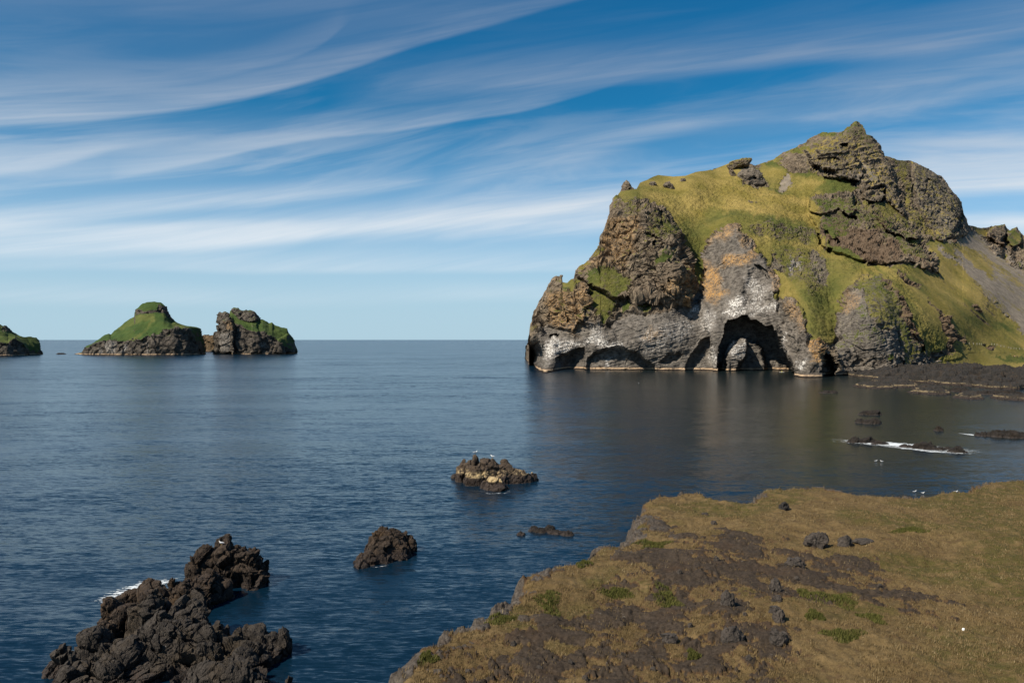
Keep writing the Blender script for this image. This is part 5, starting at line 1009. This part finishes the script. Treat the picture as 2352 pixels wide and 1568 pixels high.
def walker(loc, rz, lab, top, legs, stride=.16):
    root = bpy.data.objects.new('person', None); C.objects.link(root); root.location = loc; root.rotation_euler = (0, 0, rz); tag(root, lab, 'person', 'walkers on the green field')
    J = [(0, 0, .95), (0, 0, 1.2), (0, 0, 1.42), (0, .02, 1.55), (0, .03, 1.66),
         (.1, 0, .9), (.11, stride, .5), (.11, stride * .8, .08), (.11, stride * .8 + .16, .04), (-.1, 0, .9), (-.11, -stride * .4, .5), (-.11, -stride * 1.4, .1), (-.11, -stride * 1.4 + .16, .04),
         (.2, 0, 1.4), (.25, -.06, 1.12), (.25, .06, .86), (-.2, 0, 1.4), (-.25, .04, 1.12), (-.24, .16, .88)]
    Eg = [(0, 1), (1, 2), (2, 3), (3, 4), (0, 5), (5, 6), (6, 7), (7, 8), (0, 9), (9, 10), (10, 11), (11, 12), (2, 13), (13, 14), (14, 15), (2, 16), (16, 17), (17, 18)]
    Rr = [.15, .16, .15, .06, .105, .1, .075, .05, .045, .1, .075, .05, .045, .075, .055, .045, .075, .055, .045]
    skin_mesh('body', J, Eg, Rr, [top, legs, M_SKIN], root, lambda c: 2 if c.z > 1.52 else (0 if c.z > .92 or abs(c.x) > .19 else 1))
    co, fa = lathe_x([(-.1, 0, 0, .02, .02), (-.08, 0, 0, .08, .08), (0, 0, 0, .115, .115), (.06, 0, .01, .11, .1), (.09, 0, .03, .05, .05)]); co = co[:, [1, 2, 0]] * np.array((1, 1, 1)) + np.array((0, 0, 1.72)); mesh_from('hair', co, fa, M_HAIR, smooth=True, parent=root)
    return root
def on_land(u, v, D0):
    bpy.context.view_layer.update()
    o_ = Vector((0, 0, CH)); d_ = (Vector(at(u, v, D0)) - o_).normalized()
    h = headland.ray_cast(o_, d_)
    return tuple(h[1]) if h[0] else at(u, v, D0)
J_ = [cloth('black_jacket', (.02, .02, .022)), cloth('red_white_jacket', (.62, .36, .32)), cloth('dark_blue_jacket', (.02, .025, .05)), cloth('black_trousers', (.012, .012, .014)), cloth('yellow_jacket', (.75, .70, .10)), cloth('green_jacket', (.25, .42, .12))]
pp = [(2328.3, 819.5, J_[0], 'person in black walking on the green field, leftmost of the group'), (2330.6, 819.3, J_[1], 'person in a pale pinkish jacket beside a person in black on the green field'), (2335.2, 819.8, J_[0], 'person in dark clothes on the green field, left one of the middle pair'), (2337.4, 820.2, J_[2], 'person in dark blue on the green field, right one of the middle pair'), (2348.6, 822.3, J_[0], 'lone person in black on the green field by the right edge')]
for u, v, m, lab in pp: walker(on_land(u, v + 1.5, 690), RNG.uniform(0, 6), lab, m, J_[3])
walker(on_land(2321.6, 816.5, 690), 1., 'person in a green jacket standing apart on the field, left of the walkers', J_[5], J_[3])
def kayak():
    d_ = 607.; c = ((1795.5 - CX) / F * d_, d_, 0.)
    root = bpy.data.objects.new('kayak', None); C.objects.link(root); root.location = c; root.rotation_euler = (0, 0, math.radians(24)); tag(root, 'small white kayak floating at the right mouth of the elephant cave', 'kayak')
    pr = [(x, 0, .14 + .22 * (abs(x) / 3.0) ** 3, max(.03, .42 * (1 - (abs(x) / 3.0) ** 2.2)), max(.03, .20 * (1 - (abs(x) / 3.0) ** 3))) for x in np.linspace(-3.0, 3.0, 25)]
    co, fa = lathe_x(pr, 14); co[:, 2] = np.where(co[:, 2] > .30, .30 + (co[:, 2] - .30) * .5, co[:, 2]); mesh_from('hull', co, fa, plain('white_hull', (.80, .78, .76), .35, .5), smooth=True, parent=root)
    a = np.linspace(0, 2 * math.pi, 25)[:-1]
    ri = [np.stack([.2 + .62 * s * np.cos(a), .30 * s * np.sin(a), np.full_like(a, z)], 1) for s, z in ((1.08, .30), (1.05, .38), (.92, .38), (.9, .27))]
    P = np.array(ri); P = np.concatenate([P, P[:, :1]], 1); mesh_from('cockpit_rim', P.reshape(-1, 3), grid_faces(4, 25), plain('black_rim', (.02, .02, .022)), parent=root)
    person = bpy.data.objects.new('person', None); C.objects.link(person); person.location = (c[0], c[1], .22); person.rotation_euler = (0, 0, math.radians(24)); tag(person, 'paddler in a yellow jacket sitting in the white kayak', 'person')
    J = [(0, 0, .1), (-.02, 0, .35), (-.02, 0, .58), (.0, 0, .72), (.02, 0, .84), (.35, .12, .16), (.75, .13, .02), (.35, -.12, .16), (.75, -.13, .02), (0, .2, .56), (.16, .32, .34), (.4, .34, .38), (0, -.2, .56), (.16, -.32, .34), (.4, -.34, .38)]
    Eg = [(0, 1), (1, 2), (2, 3), (3, 4), (0, 5), (5, 6), (0, 7), (7, 8), (2, 9), (9, 10), (10, 11), (2, 12), (12, 13), (13, 14)]
    skin_mesh('body', J, Eg, [.17, .17, .16, .06, .11, .09, .07, .09, .07, .085, .065, .05, .085, .065, .05], [J_[4], J_[3], M_SKIN], person, lambda q: 2 if q.z > .70 else (1 if q.z < .16 and q.x > .15 else 0))
    co, fa = lathe_x([(-.1, 0, 0, .02, .02), (-.08, 0, 0, .09, .09), (0, 0, 0, .125, .125), (.06, 0, .01, .11, .1), (.09, 0, .02, .05, .05)]); mesh_from('cap', co[:, [1, 2, 0]] + np.array((.02, 0, .89)), fa, J_[4], smooth=True, parent=person)
    pd = bpy.data.objects.new('paddle', None); C.objects.link(pd); pd.location = (c[0] + .36, c[1] + .15, .62); pd.rotation_euler = (math.radians(14), 0, math.radians(24)); tag(pd, 'double-bladed dark paddle held across the white kayak', 'paddle')
    co, fa = lathe_x([(-.85, 0, 0, .017, .017), (.85, 0, 0, .017, .017)], 8); mesh_from('shaft', co[:, [1, 0, 2]], fa, plain('dark_shaft', (.03, .03, .035)), parent=pd)
    for s in (-1, 1):
        co, fa = lathe_x([(.84, 0, 0, .02, .012), (.95, 0, 0, .07, .012), (1.15, 0, 0, .09, .012), (1.27, 0, 0, .04, .01)], 10); co = co[:, [1, 0, 2]]; co[:, 1] *= s; mesh_from('blade', co, fa, plain('blade_grey', (.05, .05, .055)), parent=pd)
kayak()
# ================================================================ the sheep fence across the field
fr_ = bpy.data.objects.new('fence', None); C.objects.link(fr_); tag(fr_, 'row of thin pale fence posts crossing the green field below the scree', 'fence')
px_ = [(2226, 787), (2236, 788), (2244, 788.3), (2250, 788.4), (2254, 788.6), (2278, 789), (2284, 789.4), (2290, 790), (2299, 793), (2306, 794.2), (2317, 796.6), (2322, 798), (2329, 798.6), (2334, 799), (2342, 799.4), (2352, 800)]
fp = [on_land(u, v + 3, 700) for u, v in px_]; fr_.location = fp[0]
M_POST = plain('weathered_post', (.55, .50, .42)); M_WIRE = plain('grey_wire', (.25, .25, .25))
pme = None
for i, q in enumerate(fp):
    if pme is None:
        co, fa = lathe_x([(-.2, 0, 0, .09, .09), (1.35, 0, 0, .085, .085), (1.42, 0, 0, .05, .05)], 8); o = mesh_from('post', co[:, [1, 2, 0]], fa, M_POST, parent=fr_); pme = o.data
    else:
        o = bpy.data.objects.new('post', pme); C.objects.link(o); o.parent = fr_
    o.location = Vector(q) - Vector(fp[0])
for h_ in (.5, .9, 1.25):
    co = []; 
    for q in fp:
        for dz in (-.012, .012): co.append((q[0] - fp[0][0], q[1] - fp[0][1] - .1, q[2] - fp[0][2] + h_ + dz))
    mesh_from('wire', np.array(co), np.array([(2 * i, 2 * i + 2, 2 * i + 3, 2 * i + 1) for i in range(len(fp) - 1)]), M_WIRE, parent=fr_)
